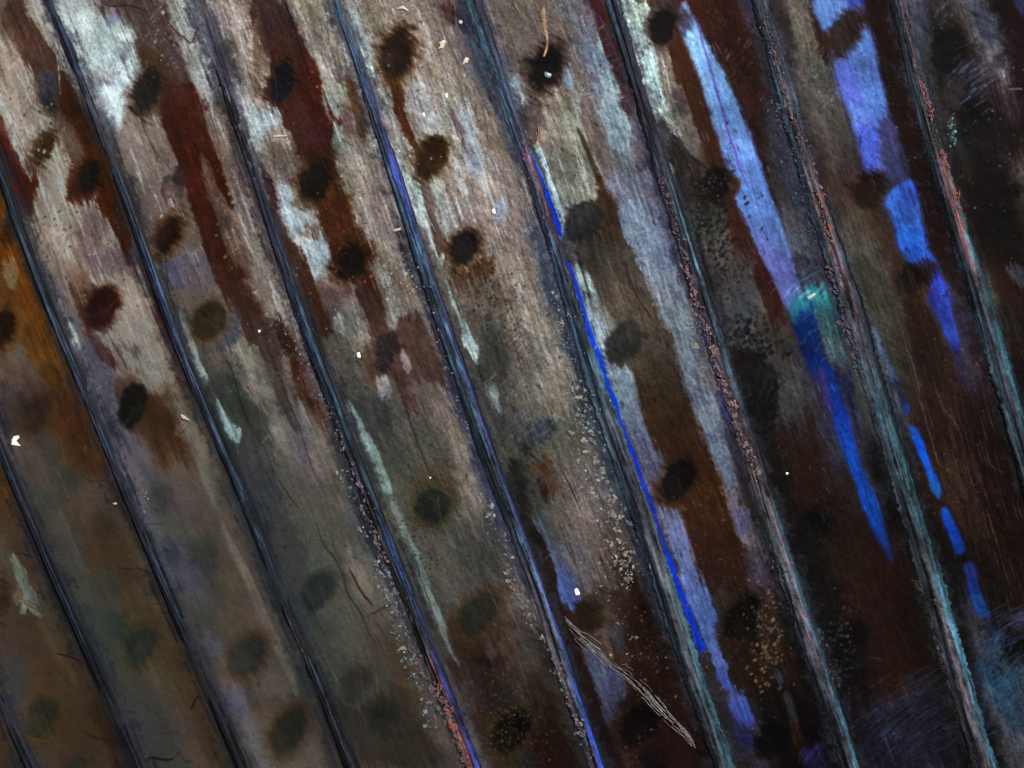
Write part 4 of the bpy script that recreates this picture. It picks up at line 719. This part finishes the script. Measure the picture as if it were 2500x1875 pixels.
ROOT = thing('ribbed_membrane', 'weathered ribbed membrane with dark raised ribs, brown and blue stains and rows of dark spots', 'ribbed membrane')

# ------------------------------------------------------------------ panels, split into the panel, its spots, stains and patches
ID = PI.copy()
part_info = []
for k, (sl, mk, nm, lb) in enumerate(PARTS):
    if mk.sum() < 30: continue
    code = 100+k; sub = ID[sl]
    inside = mk
    sub[inside] = np.where((sub[inside] < 100) | True, code, sub[inside])
    part_info.append((code, nm, lb))
qi, qj = np.meshgrid(np.arange(SH[0]-1), np.arange(SH[1]-1), indexing='ij')
F = ID[:-1, :-1].ravel(); FP = PI[:-1, :-1].ravel()
# a stained piece stays within the panel where most of it lies
main = {}
for code, nm, lb in part_info:
    m = F == code
    if m.any(): main[code] = np.bincount(FP[m]).argmax()
mv = np.array([main.get(c, -1) for c in range(100+len(PARTS))], np.int32)
big = F >= 100; bad = np.zeros(len(F), bool); bad[big] = mv[F[big]] != FP[big]
F = np.where(bad, FP, F)
VI = np.arange(SH[0]*SH[1]).reshape(SH)
QD = np.stack([VI[:-1, :-1], VI[1:, :-1], VI[1:, 1:], VI[:-1, 1:]], -1).reshape(-1, 4)
VV = np.stack([WX, WY, WZ], -1).reshape(-1, 3).astype(np.float32); AA = ALB.reshape(-1, 3)
order = np.argsort(F, kind='stable'); Fs = F[order]; cuts = np.flatnonzero(np.diff(Fs))+1
groups = {int(Fs[g[0]]): g for g in [None] if g is not None}
starts = np.concatenate([[0], cuts]); ends = np.concatenate([cuts, [len(Fs)]])
fac = {int(Fs[s]): order[s:e] for s, e in zip(starts, ends)}
def sub_mesh(name, faces):
    q = QD[faces]; used, inv = np.unique(q, return_inverse=True)
    return make_mesh(name, VV[used], inv.reshape(-1, 4), M_SHEET, AA[used])
PANELS = {}
for p in range(1, 12):
    if p in fac:
        PANELS[p] = obj('panel', sub_mesh('panel', fac[p]), ROOT)
for code, nm, lb in part_info:
    if code in fac and len(fac[code]) > 20 and main[code] in PANELS:
        obj(nm, sub_mesh(nm, fac[code]), PANELS[main[code]], lb)

# ------------------------------------------------------------------ ribs
RP = dict(k='0c0d12', n='1a2030', b='2f4054', B='45607a', p='2a2130', P='604a52', t='263e48', T='2c525e', V='1f3a90', g='3d4045', v='36346c', s='7c4a44', r='54383f', m='5a2660')
RP = {k: hexc(v) for k, v in RP.items()}
def lanes(*a): return [(y, hw, s) for y, hw, s in a]
RD = [
lanes((0, 11.2, 'kkngbnkk')),
 lanes((0, 11.2, 'kkngbnkk')),
 lanes((1094, 12.5, 'kkbBbnkk'), (1500, 13.3, 'kkpnbnkk'), (1860, 13.3, 'kkpnbkkk')),
 lanes((417, 13.3, 'kngbbnpk'), (900, 13.3, 'kbBbngkk'), (1250, 14.0, 'kkgpbnnk'), (1500, 14.8, 'kkpgbBkk'), (1860, 14.8, 'kkpgbnkk')),
 lanes((0, 11.7, 'mPnkbtbn'), (130, 12.5, 'mmnkBbvn'), (220, 11.7, 'mpknbnkk'), (300, 12.5, 'pkngbbnk'), (600, 13.3, 'kkbbnngk'), (750, 14.0, 'nknvbBbk'), (1000, 14.0, 'kpnnbbkk'), (1300, 14.8, 'kkgbtbnk'), (1600, 14.8, 'kkpgbnkk'), (1860, 15.6, 'kkkgbgkk')),
 lanes((0, 11.7, 'rpkknnpn'), (300, 13.3, 'pnkkpnnn'), (600, 14.0, 'knbnpnbk'), (800, 16.4, 'vbnknbtk'), (1000, 17.2, 'nptkntbk'), (1200, 18.7, 'tpPknbtk'), (1350, 18.7, 'tPkntVbk'), (1600, 18.7, 'PpkPtbvn'), (1720, 20.3, 'pPssPvVn'), (1860, 20.3, 'pPsspvVn')),
 lanes((0, 13.6, 'kntbbtbn'), (300, 15, 'kpnbbnvn'), (420, 17, 'knbnvVvn'), (560, 17, 'knbntVvn'), (660, 19, 'knbbtbbp'), (950, 21, 'kntkbBvk'), (1200, 21, 'tnkktbvk'), (1400, 20, 'gpgkbBvk'), (1560, 21, 'gPgkgBvk'), (1700, 21, 'gPgkgbVk'), (1850, 21, 'gPpkvVVk')),
 lanes((0, 20, 'ttntPnpn'), (250, 18, 'ntbTpnbn'), (450, 17, 'npknpPrn'), (650, 18, 'knntbprk'), (900, 23, 'tbtnkttb'), (1200, 25, 'tgknggpb'), (1500, 25, 'tkkggggt'), (1850, 25, 'kkgggttt')),
 lanes((0, 19.7, 'ntbnpngb'), (300, 18.0, 'kbpkngpp'), (500, 18.9, 'npgkgnTk'), (700, 23.0, 'gPgpktBk'), (900, 24.6, 'bPPgngbk'), (1100, 23.0, 'PgPkgPgk'), (1300, 23.0, 'gkgggPtt'), (1600, 24.6, 'gkggPBtk'), (1850, 25.4, 'gkkggBTk')),
 lanes((0, 20.5, 'kngTpngb'), (250, 22.1, 'tbkgPgpb'), (450, 23.0, 'bgkPpgPk'), (700, 27.9, 'vggPprtk'), (950, 26.2, 'ggbTgTkk'), (1200, 27.9, 'gkkgtTTk'), (1500, 29.5, 'ggkgPTBT'), (1850, 27.9, 'gkkgPgBT')),
 lanes((0, 22.1, 'kntkPpgT'), (250, 23.0, 'bkkgPgTk'), (450, 23.8, 'nkpPssTk'), (580, 25.4, 'nkpPPsTk'), (700, 27.9, 'tbkngtTt'), (1000, 29.5, 'kgtkptTk'), (1860, 27.9, 'kgtkptTk')),
 lanes((0, 26, 'kntkPpgk'))]
RIBOBJ = []
NT = 26
def rib_hw(k, y): D = RD[k]; return np.interp(y, [d[0] for d in D], [d[1] for d in D])
for k, rf in enumerate(RIBS):
    yy = np.concatenate([np.arange(-230, 0, 12.), np.arange(0, 1875, 3.0), np.arange(1875, 2110, 12.)])
    t = np.linspace(-1, 1, NT); TTg, YY = np.meshgrid(t, yy)
    cx = rf(yy); dx = np.gradient(cx, yy); hw = rib_hw(k, yy)
    edge = samp(T_FR2, YY*0.9+k*77, TTg*3+k*31)*(.035+.05*(k > 6))*np.abs(TTg)**2
    off = TTg*hw[:, None]*(1+edge)
    nrm = np.sqrt(1+dx**2)[:, None]
    PX = cx[:, None]+off/nrm; PYy = YY-off*dx[:, None]/nrm
    n_l = samp(T_FR2, TTg*22+k*61, YY/11+k*13); n_m = samp(T_BL, TTg*20+k*17, YY/18); n_c = samp(T_FR2, TTg*26+k*5, YY*.6); n_g = samp(T_WH, TTg*30, YY*.33)
    rough = .35+.65*(k >= 5)
    prof = np.sqrt(np.clip(1-TTg**2, 0, 1))
    groove = (samp(T_BL, TTg*9+k*37, YY/110+k)*.07+samp(T_BL, TTg*16+k*3, YY/60)*.05)*(1-np.abs(TTg)**3)
    Hz = prof**1.3*hw[:, None]*.34+groove*hw[:, None]*.8+(n_l*.7+n_m*.5+n_c*.6*rough+n_g*.3)*prof-3
    # colour lanes, with shaded edges and lit highlights painted into them
    D = RD[k]; tab = np.array([[RP[c] for c in d[2]] for d in D], np.float32)
    if len(D) == 1: tab = np.concatenate([tab, tab]); yk = [0, 1875]
    else: yk = [d[0] for d in D]
    ur = np.clip((TTg+1)/2*8-.5+n_l*.28+n_c*.16, 0, 6.999); vr = np.clip(np.interp(YY+samp(T_WARP, YY/20, TTg*9+k*40)*35+n_m*25, yk, range(len(yk))), 0, len(yk)-1.001)
    ui = ur.astype(int); vi = vr.astype(int); fu = sstep(.2, .8, ur-ui)[..., None]; fv = (vr-vi)[..., None]
    C = (tab[vi, ui]*(1-fu)+tab[vi, ui+1]*fu)*(1-fv)+(tab[vi+1, ui]*(1-fu)+tab[vi+1, ui+1]*fu)*fv
    C = C*.8+C.mean(1, keepdims=True)*.2
    if k < 6: C = C*(.78+.34*sstep(-.3, 1.2, samp(T_FR2, TTg*14+k*91, YY/9)))[..., None]; C = C*(1-.45*sstep(.0, -1, TTg+.25*n_m)*1.0)[..., None]  # left ribs: shade painted on the left flank, away from the lamp
    C = C*(1+np.clip(.22*n_l+.2*n_m+.16*n_c*rough+.12*n_g, -.7, 1.2))[..., None]
    wx = (PX-W0/2)*S; wy = (H0/2-PYy)*S
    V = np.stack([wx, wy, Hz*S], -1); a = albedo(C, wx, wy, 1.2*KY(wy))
    a = a*(1+.3*(k in (4, 5, 6, 7)))
    # a skirt so that the rib stands in the sheet and has a closed underside edge
    n0, n1 = V.shape[:2]; base_l = V[:, :1].copy(); base_r = V[:, -1:].copy(); base_l[..., 2] = -14*S; base_r[..., 2] = -14*S
    V = np.concatenate([base_l, V, base_r], 1); a = np.concatenate([a[:, :1], a, a[:, -1:]], 1); n1 += 2
    vi_ = np.arange(n0*n1).reshape(n0, n1); Q = np.stack([vi_[:-1, :-1], vi_[1:, :-1], vi_[1:, 1:], vi_[:-1, 1:]], -1).reshape(-1, 4)
    o = obj('rib', make_mesh('rib', V.reshape(-1, 3), Q, M_RIB, a.reshape(-1, 3)), ROOT); RIBOBJ.append(o)

# ------------------------------------------------------------------ flakes crusted on and beside the ribs
def surf_h(x, y):
    j = min(max(int(np.searchsorted(xs, x)), 0), SH[1]-1); i = min(max(int(np.searchsorted(ys, y)), 0), SH[0]-1)
    h = float(Hh[i, j])
    for k, rf in enumerate(RIBS):
        d = abs(x-float(rf(y)))/float(rib_hw(k, y))
        if d < 1: h = max(h, (1-d*d)**.65*float(rib_hw(k, y))*.34-1.0)
    return h
def flake_geo(x, y, r, col, ang=None, el=1.5, th=2.5):
    n = random.randint(6, 9); ang = random.uniform(0, 6.28) if ang is None else ang; V = []; h = surf_h(x, y); tx = random.uniform(-.25, .25); ty = random.uniform(-.25, .25)
    ring = []
    for i in range(n):
        t = i/n*6.283; rr = r*random.uniform(.3, 1.2); ring.append((rr*math.cos(t)*el, rr*math.sin(t)))
    ca, sa = math.cos(ang), math.sin(ang)
    pts = [(x+a*ca-b*sa, y+a*sa+b*ca) for a, b in ring]
    top = [((px-W0/2)*S, (H0/2-py)*S, (h+th+(px-x)*tx+(py-y)*ty)*S) for px, py in pts]
    bot = [((px-W0/2)*S, (H0/2-py)*S, (h-3)*S) for px, py in pts]
    c = ((x-W0/2)*S, (H0/2-y)*S, (h+th+r*.12)*S)
    V = top+bot+[c]; Fc = []
    for i in range(n):
        j = (i+1) % n; Fc.append((i, n+i, n+j)); Fc.append((i, n+j, j)); Fc.append((i, j, 2*n))
    return V, Fc
def flake_mesh(parts, name):
    V = []; Fc = []; Cc = []
    for (v, f), col in parts:
        o = len(V); V += v; Fc += [tuple(a+o for a in q) for q in f]; Cc += [col]*len(v)
    V = np.array(V); C = np.array(Cc, np.float32); C = C*(1+rng.normal(0, .12, (len(V), 1)))
    return make_mesh(name, V, np.array(Fc), M_FLAKE, albedo(C, V[:, 0], V[:, 1], .86), False)
PINK = ['7c6068', '8a6c6c', '6a5866', '9a7670', '5c4c5c']; GREY = ['6c7080', '7a8490', '5a6474', '868c96', '565a68']; PALE = ['a09c94', '8f8c84', 'b0aca0', '7c7a74']; SAL = ['a8645a', 'b07060', '94584c']
def flakes(k, c, line_, n, spread, r0, r1, cols, el=1.4, ang=None):
    P = np.array(cp(c, line_)); seg = np.r_[0, np.cumsum(np.hypot(*np.diff(P, axis=0).T))]
    small = []
    for i in range(n):
        s = random.uniform(0, seg[-1]); x = np.interp(s, seg, P[:, 0])+random.gauss(0, spread); y = np.interp(s, seg, P[:, 1])+random.gauss(0, spread*.5)
        r = (r0+(r1-r0)*random.random()**2.4)*{5: .95, 6: .95, 7: 1.0, 8: .9, 9: .78, 10: .66}.get(k, .85); col = hexc(random.choice(cols))
        g = flake_geo(float(x), float(y), r, col, ang if ang is None else ang+random.gauss(0, .5), el*random.uniform(.8, 1.3), random.uniform(.3, 1.3))
        if r > 3.2 and cnt[k] < 120: obj('flake', flake_mesh([(g, col)], 'flake'), RIBOBJ[k]); cnt[k] += 1
        else: small.append((g, col))
    if small: SMALL.setdefault(k, []).extend(small)
cnt = {i: 0 for i in range(12)}; SMALL = {}
flakes(5, 'c2', [(680,0),(740,120),(790,260),(830,380),(870,500),(900,640),(950,780),(1000,900),(1060,1040),(1120,1160),(1200,1300),(1290,1500),(1350,1659)], 300, 6, 1.5, 6.5, PINK+GREY, 1.5, 1.1)
flakes(5, 'c2', [(770,360),(800,480),(870,640),(910,820),(930,900),(990,1010),(990,1070),(1070,1150),(1100,1300),(1120,1420)], 150, 9, 1.5, 7, PALE+GREY, 1.3)
flakes(5, 'c2', [(1130,1130),(1200,1240),(1270,1420),(1320,1560),(1360,1650)], 90, 5, 2, 7, SAL+PINK, 2.4, 1.15)
flakes(5, 'b2', [(150,380),(260,560),(350,760),(440,960),(540,1180),(600,1320),(680,1500),(720,1640)], 170, 9, 1, 4.5, PINK+GREY, 1.5, 1.1)
flakes(5, 'b2', [(30,200),(110,140),(200,330),(240,480),(320,660)], 60, 12, .8, 2.6, PALE, 1.5)
flakes(5, 'b2', [(555,1360),(580,1440),(640,1590)], 16, 9, 1.5, 5, PALE, 1.6)
flakes(5, 'c2', [(670,150),(690,190)], 9, 7, 2, 5, PALE)
flakes(6, 'b2', [(1060,180),(1130,440),(1220,700),(1290,960),(1340,1100)], 90, 9, 1, 4.5, GREY+PINK, 1.3)
flakes(6, 'b2', [(920,0),(960,80),(1020,220),(970,300)], 30, 12, 1, 5, PALE, 1.4)
flakes(6, 'c2', [(1490,40),(1550,220),(1600,330),(1600,430),(1650,560)], 46, 10, 1.5, 7, PALE+PINK, 1.3); flakes(6, 'b2', [(1440,1530),(1460,1580),(1520,1650)], 18, 7, 2, 7, PALE+PINK)
flakes(6, 'c3', [(0,400),(60,540),(110,680),(200,820),(280,920),(330,1060),(400,1220),(450,1400),(520,1600)], 190, 7, 1.2, 5.5, PINK+GREY+PALE, 1.6, 1.1)
flakes(7, 'b3', [(290,260),(320,440),(360,560),(400,700)], 50, 9, 1.2, 4.5, PALE, 1.4)
flakes(7, 'b3', [(480,860),(500,1000),(470,1130),(530,1200),(500,1300),(580,1380),(550,1490),(640,1560),(700,1650)], 230, 19, .9, 6.5, PALE+['8c7c74', '74706c'], 1.5)
flakes(7, 'c3', [(640,30),(710,130),(700,230),(760,300),(710,370),(780,430),(740,520)], 200, 19, .8, 6.2, PALE+['8c7c74', '74706c'], 1.5)
flakes(7, 'b3', [(330,360),(380,620),(420,800),(470,900)], 70, 20, .6, 3, PALE, 1.7)
flakes(7, 'c3', [(580,150),(620,600),(760,650),(800,900),(900,1000)], 60, 30, .8, 3.5, PALE, 2)
flakes(7, 'a3', [(90,880),(130,1000),(200,1250),(260,1450),(290,1600)], 40, 5, 1, 4, ['8a4a50', '7c5470'], 2.5, 1.2)
flakes(8, 'b3', [(1110,40),(1170,200),(1200,350),(1240,450),(1280,560),(1320,680),(1360,800),(1400,930),(1430,1030),(1480,1150),(1540,1300),(1580,1440)], 240, 6, 1.5, 6.5, PINK+['9a7670', 'a08080'], 1.5, 1.1)
flakes(8, 'b3', [(1130,280),(1180,400),(1240,560),(1260,640),(1340,800),(1380,900)], 90, 9, 1.5, 5.5, ['5a6c8c', '6878a0', '58687c']+PINK, 1.3)
flakes(8, 'b3', [(1150,425),(1240,760),(1260,820)], 8, 5, 5, 10, ['9a8c84', 'a89c90'], 1.4)
flakes(8, 'a3', [(930,1040),(1000,1200),(1050,1380),(1100,1560),(1130,1659)], 90, 6, 1, 4, ['6c5868', '7a5c60', '58586c'], 2, 1.15)
flakes(8, 'c4', [(130,300),(200,520),(290,720),(330,820),(390,900),(430,1000),(500,1160)], 60, 8, 1.2, 5, ['5c4c54', '7a5450', '4c545c'], 1.6)
flakes(8, 'c4', [(350,790),(385,860),(400,900)], 10, 7, 4, 10, ['4c4c4c', '50585c'], 1.2)
flakes(8, 'c4', [(20,300),(50,560),(30,760),(110,780),(60,950)], 50, 20, .8, 3.6, ['5a4040', '6c5450', '7a6050'], 1.3)
flakes(9, 'a4', [(20,100),(60,300),(110,480),(160,620),(220,800),(290,1000),(340,1200),(400,1400),(440,1560)], 230, 7, 1.2, 5, ['5c4a50', '7a5c54', '4c4c58', '8c6c5c', '3c4c54'], 1.5, 1.15)
flakes(9, 'a4', [(60,620),(100,760),(160,900),(220,1100),(260,1300),(300,1500),(360,1659)], 200, 11, 1.2, 5.5, ['3c4656', '4c5468', '54586c', '34505c'], 1.3)
flakes(9, 'a4', [(330,1060),(380,1280),(420,1500)], 26, 4, 2, 5.5, ['a0604c', '94584c'], 2.4, 1.2)
flakes(9, 'b4', [(420,30),(480,260),(530,430),(570,560),(600,700),(620,740)], 200, 8, 1.5, 6.5, ['4c5464', '5c5460', '3c5058', '6c5458'], 1.8, 1.0)
flakes(9, 'c4', [(1090,600),(1140,720),(1180,830),(1210,950)], 26, 5, 2, 8, ['6c4440', '5c4448', '7a4c40'], 1.6, 1.1)
flakes(10, 'a4', [(900,80),(950,320),(1010,560),(1070,800),(1120,1060)], 90, 6, 1, 4, ['5c4a54', '6c4c4c', '4c4454'], 1.6, 1.15)
flakes(10, 'a4', [(1010,510),(1050,640),(1075,750)], 40, 3.2, 1.5, 5, ['8c5450', '784c4c', '8c5450'], 3, 1.25)
flakes(10, 'a4', [(1120,900),(1190,1100),(1240,1280),(1280,1450)], 80, 3.2, 1.5, 5.5, ['a05848', '945850', '7c4a48'], 3, 1.22)
flakes(4, 'b1', [(590,740),(620,830),(650,900)], 20, 7, 1.5, 4, ['a08468', '8c7460', '6c6474'], 1.4); flakes(3, 'b1', [(880,1440),(910,1540),(940,1640)], 22, 6, 1.5, 6, ['a89888', '8c7c70'], 1.4)
for k, lst in SMALL.items(): obj('crust', flake_mesh(lst, 'crust'), RIBOBJ[k], kind='stuff')

# fringe of bristles on the left flank of the second rib from the right, near the foot
def strand_geo(P, r, z0=1.5, zs=None):
    V = []; Fc = []; n = len(P)
    for i, (x, y) in enumerate(P):
        a = P[max(i-1, 0)]; b = P[min(i+1, n-1)]; dx, dy = b[0]-a[0], b[1]-a[1]; L = math.hypot(dx, dy) or 1; nx, ny = -dy/L, dx/L
        rr = r*(1 if 0 < i < n-1 else .35); h = surf_h(x, y)+z0+(zs[i] if zs else 0)
        for q in range(5):
            t = q/5*6.283; V.append(((x+nx*rr*math.cos(t)-W0/2)*S, (H0/2-y-ny*rr*math.cos(t))*S, (h+rr*math.sin(t))*S))
    for i in range(n-1):
        for q in range(5):
            q2 = (q+1) % 5; a, b, c, d = i*5+q, i*5+q2, (i+1)*5+q2, (i+1)*5+q; Fc += [(a, b, c), (a, c, d)]
    return V, Fc
br = []
P = np.array(cp('c4', [(940,470),(1000,560),(1040,700),(1080,830),(1120,980),(1160,1100),(1200,1230),(1240,1380),(1290,1500),(1330,1659)])); L = np.r_[0, np.cumsum(np.hypot(*np.diff(P, axis=0).T))]
s = 0
while s < L[-1]:
    x = float(np.interp(s, L, P[:, 0])); y = float(np.interp(s, L, P[:, 1])); l = random.uniform(10, 19)
    pts = [(x, y), (x+l*.35, y-random.uniform(-1, 3)), (x+l*.7, y+2), (x+l, y+7+random.uniform(-2, 4))]
    br.append((strand_geo(pts, random.uniform(.8, 1.6), 1), hexc(random.choice(['302e2d', '3c3936', '242222', '44403c'])))); s += random.uniform(2.2, 4.5)
obj('bristle', flake_mesh(br, 'bristle'), RIBOBJ[9], 'fringe of short grey bristles on the flank of the rib', 'stuff')

# ------------------------------------------------------------------ loose things lying on the sheet
def wpt(c, x, y): p = cp(c, [(x, y)])[0]; return p[0], p[1]
M_WHITE = plain('white_grain', 'dce8e4', .35, .5); M_GOLD = plain('golden_fibre', '70563c', .35, .4); M_PALE = plain('pale_chip', 'a09488', .5, .3); M_GLASS = plain('pearl_bead', '5c7078', .12, .9)
def grain(c, x, y, rx, ry, ang, name, label, cat, mt=None, h=None):
    px, py = wpt(c, x, y); rx *= CS; ry *= CS; hh = surf_h(px, py); h = h or min(rx, ry)*.55; rx *= .92; ry *= .92
    V = []; Q = []; nu, nv = 16, 8; ca, sa = math.cos(math.radians(ang)), math.sin(math.radians(ang))
    for i in range(nv+1):
        p = math.pi*i/nv
        for j in range(nu):
            t = j/nu*6.283; k = 1+.08*math.sin(3*t+rx)
            ex = 0.65; cx_ = math.copysign(abs(math.cos(t))**ex, math.cos(t)); sx_ = math.copysign(abs(math.sin(t))**ex, math.sin(t))
            a, b = rx*math.sin(p)*cx_*k, ry*math.sin(p)*sx_*k
            V.append(((a*ca-b*sa)*S, -(a*sa+b*ca)*S, h*math.cos(p)*S))
    for i in range(nv):
        for j in range(nu): Q.append((i*nu+j, (i+1)*nu+j, (i+1)*nu+(j+1) % nu, i*nu+(j+1) % nu))
    me = make_mesh(name, np.array(V), np.array(Q), mt or M_WHITE)
    return thing(name, label, cat, 'white grains scattered on the membrane' if name == 'white_grain' else None, me, ((px-W0/2)*S, (H0/2-py)*S, (hh+h*.6)*S))
grain('c3', 437, 548, 17, 25, -20, 'white_grain', 'largest white grain, on the blue patch near the bottom', 'grain')
grain('a2', 1517, 1335, 12, 18, -15, 'white_grain', 'oval white grain beside a pale blue patch', 'grain')
grain('a2', 1073, 722, 10, 14, -20, 'white_grain', 'small white grain right of the rust drip', 'grain')
grain('a2', 1217, 600, 9, 16, -10, 'white_grain', 'thin white grain above the pale bluish patch', 'grain')
grain('b2', 661, 640, 13, 20, -10, 'white_grain', 'white grain at the corner of the pale square-topped patch', 'grain')
grain('b2', 1114, 1418, 6, 6, 0, 'white_grain', 'tiny round white grain above a dark green spot', 'grain')
grain('b2', 30, 488, 9, 9, 20, 'white_grain', 'small pinkish white grain on brown between two ribs', 'grain')
grain('a3', 253, 470, 26, 18, 20, 'shiny_bead', 'shiny grey bead in the black spot under the golden fibre', 'bead', M_GLASS)
grain('b4', 162, 1390, 9, 8, 10, 'white_grain', 'tiny white grain on the black panel', 'grain')
def chip(c, pts, name, label, cat, mt, th=3):
    P = [wpt(c, *q) for q in pts]; cx_ = sum(p[0] for p in P)/len(P); cy_ = sum(p[1] for p in P)/len(P); h = surf_h(cx_, cy_); n = len(P)
    V = [((x-cx_)*S, (cy_-y)*S, (th+(i % 3-1)*.8)*S) for i, (x, y) in enumerate(P)]+[((x-cx_)*S*1.05, (cy_-y)*S*1.05, -2*S) for x, y in P]+[(0, 0, (th+1.2)*S)]
    Fc = []
    for i in range(n):
        j = (i+1) % n; Fc += [(i, n+i, n+j), (i, n+j, j), (i, j, 2*n)]
    return thing(name, label, cat, 'pale chips lying on the membrane', make_mesh(name, np.array(V), np.array(Fc), mt, None, False), ((cx_-W0/2)*S, (H0/2-cy_)*S, h*S))
chip('a2', [(1170,265),(1205,248),(1216,262),(1195,298),(1165,305),(1180,285)], 'pale_chip', 'ring shaped pale chip near the top right of a long dark spot', 'chip', M_PALE)
chip('a2', [(900,50),(940,30),(980,60),(970,66),(935,45)], 'pale_chip', 'curved pale chip near the top edge', 'chip', M_PALE)
chip('a2', [(1340,360),(1362,368),(1350,395),(1330,400),(1318,410),(1328,380)], 'pale_chip', 'pale speckled chip below the ring shaped chip', 'chip', M_PALE)
chip('a2', [(1295,130),(1312,125),(1322,140),(1310,150),(1298,145)], 'pale_chip', 'tiny pale chip left of a teal rib', 'chip', M_PALE)
chip('a2', [(885,1450),(930,1440),(925,1455),(905,1462),(880,1465)], 'pale_chip', 'pale chip just left of the blue streaked rib', 'chip', M_PALE)
chip('b1', [(70,1180),(85,1155),(112,1150),(118,1165),(95,1172),(110,1200),(128,1215),(90,1210),(70,1205)], 'pale_chip', 'bright curled chip at the left edge on a brown panel', 'chip', M_WHITE)
chip('b1', [(1140,1015),(1160,1020),(1180,1035),(1200,1055),(1175,1048),(1150,1040)], 'pale_chip', 'slender bent pale chip beside the rust stain', 'chip', M_PALE)
chip('b1', [(708,1580),(730,1572),(742,1582),(725,1590)], 'pale_chip', 'tiny pale chip just left of a dark rib', 'chip', M_PALE)
chip('a2', [(120,855),(150,850),(215,858),(165,865),(130,868)], 'pale_chip', 'thin brown and pale chip on a bluish patch', 'chip', M_PALE)
chip('b4', [(290,275),(335,247),(345,255),(320,275),(300,285)], 'pale_chip', 'pale chip on the cyan crest above the deep blue patch', 'chip', M_PALE)
def fibre(c, runs, name, label, cat, mt):
    px, py = wpt(c, *runs[0][0][0]); V = []; Fc = []
    for pts, r in runs:
        P = smooth([wpt(c, *q) for q in pts], False, 4); v, f = strand_geo([tuple(map(float, q)) for q in P], r, 2.2, [2*math.sin(i*.7) for i in range(len(P))]); o = len(V); V += v; Fc += [tuple(a+o for a in q) for q in f]
    V = np.array(V); o0 = np.array([(px-W0/2)*S, (H0/2-py)*S, surf_h(px, py)*S]); V -= o0
    return thing(name, label, cat, 'golden fibres caught on the membrane' if name == 'golden_fibre' else None, make_mesh(name, V, np.array(Fc), mt), tuple(o0))
runs = []
for i in range(12):
    a = random.uniform(-12, 12); runs.append(([(225+a*1.6, 30+abs(a)*3), (225+a*1.5, 110), (240+a, 190), (250+a*.7, 250), (247+a*.7, 300), (228+a*.5, 355)], random.uniform(.5, 1.1)))
for i in range(10): y = random.uniform(90, 240); x = 225+(y-90)*.12; runs.append(([(x-22, y-6), (x+4, y), (x+24, y+random.uniform(-20, 6))], .7))
fibre('a3', runs, 'golden_fibre', 'frayed golden fibre hanging into the black spot near the top', 'fibre', M_GOLD)
fibre('a3', [([(190,790), (195,850), (180,910), (168,940)], 1.2), ([(205,800), (206,850), (192,910)], .9), ([(180,830), (184,880), (170,925)], .7)], 'golden_fibre', 'short brown fibre tuft just right of a purple rib', 'fibre', M_GOLD)
fibre('a3', [([(40,10), (70,70), (130,115)], .8), ([(30,0), (60,60)], .6)], 'golden_fibre', 'thin golden hair at the top left of the frayed fibre', 'fibre', M_GOLD)
M_FRAY = plain('grey_strand', '6e6a6c', .4, .3)
runs = []
for i in range(64):
    a = random.gauss(0, 17); b = random.gauss(0, 12); s0 = random.uniform(0, .9); s1 = min(1, s0+random.uniform(.06, .25))
    spine = np.array([(340,700),(430,800),(500,860),(580,930),(660,1020),(760,1080),(830,1150),(900,1220),(980,1310),(1060,1390),(1130,1450),(1190,1540)], float)
    q = np.linspace(s0, s1, 6)*(len(spine)-1); sx = np.interp(q, range(len(spine)), spine[:, 0]); sy = np.interp(q, range(len(spine)), spine[:, 1])
    k = np.sin(np.linspace(s0, s1, 6)*3.1)*.9+.25
    runs.append(([(float(x+a*kk+b*(.2)), float(y-a*kk*.8+random.uniform(-7, 7))) for x, y, kk in zip(sx, sy, k)], random.uniform(.3, .85)))
fibre('c3', runs, 'frayed_strand', 'long frayed grey strand slanting across the dark panel near the bottom', 'strand', M_FRAY)

# ------------------------------------------------------------------ what the sheet rests on
t = 900*S
gm = make_mesh('table_top', np.array([(-3, -3, -.009), (3, -3, -.009), (3, 3, -.009), (-3, 3, -.009)]), np.array([(0, 1, 2, 3)]), plain('dark_table', '2a2624', .8, .2))
obj('table_top', gm, None, None, 'structure')
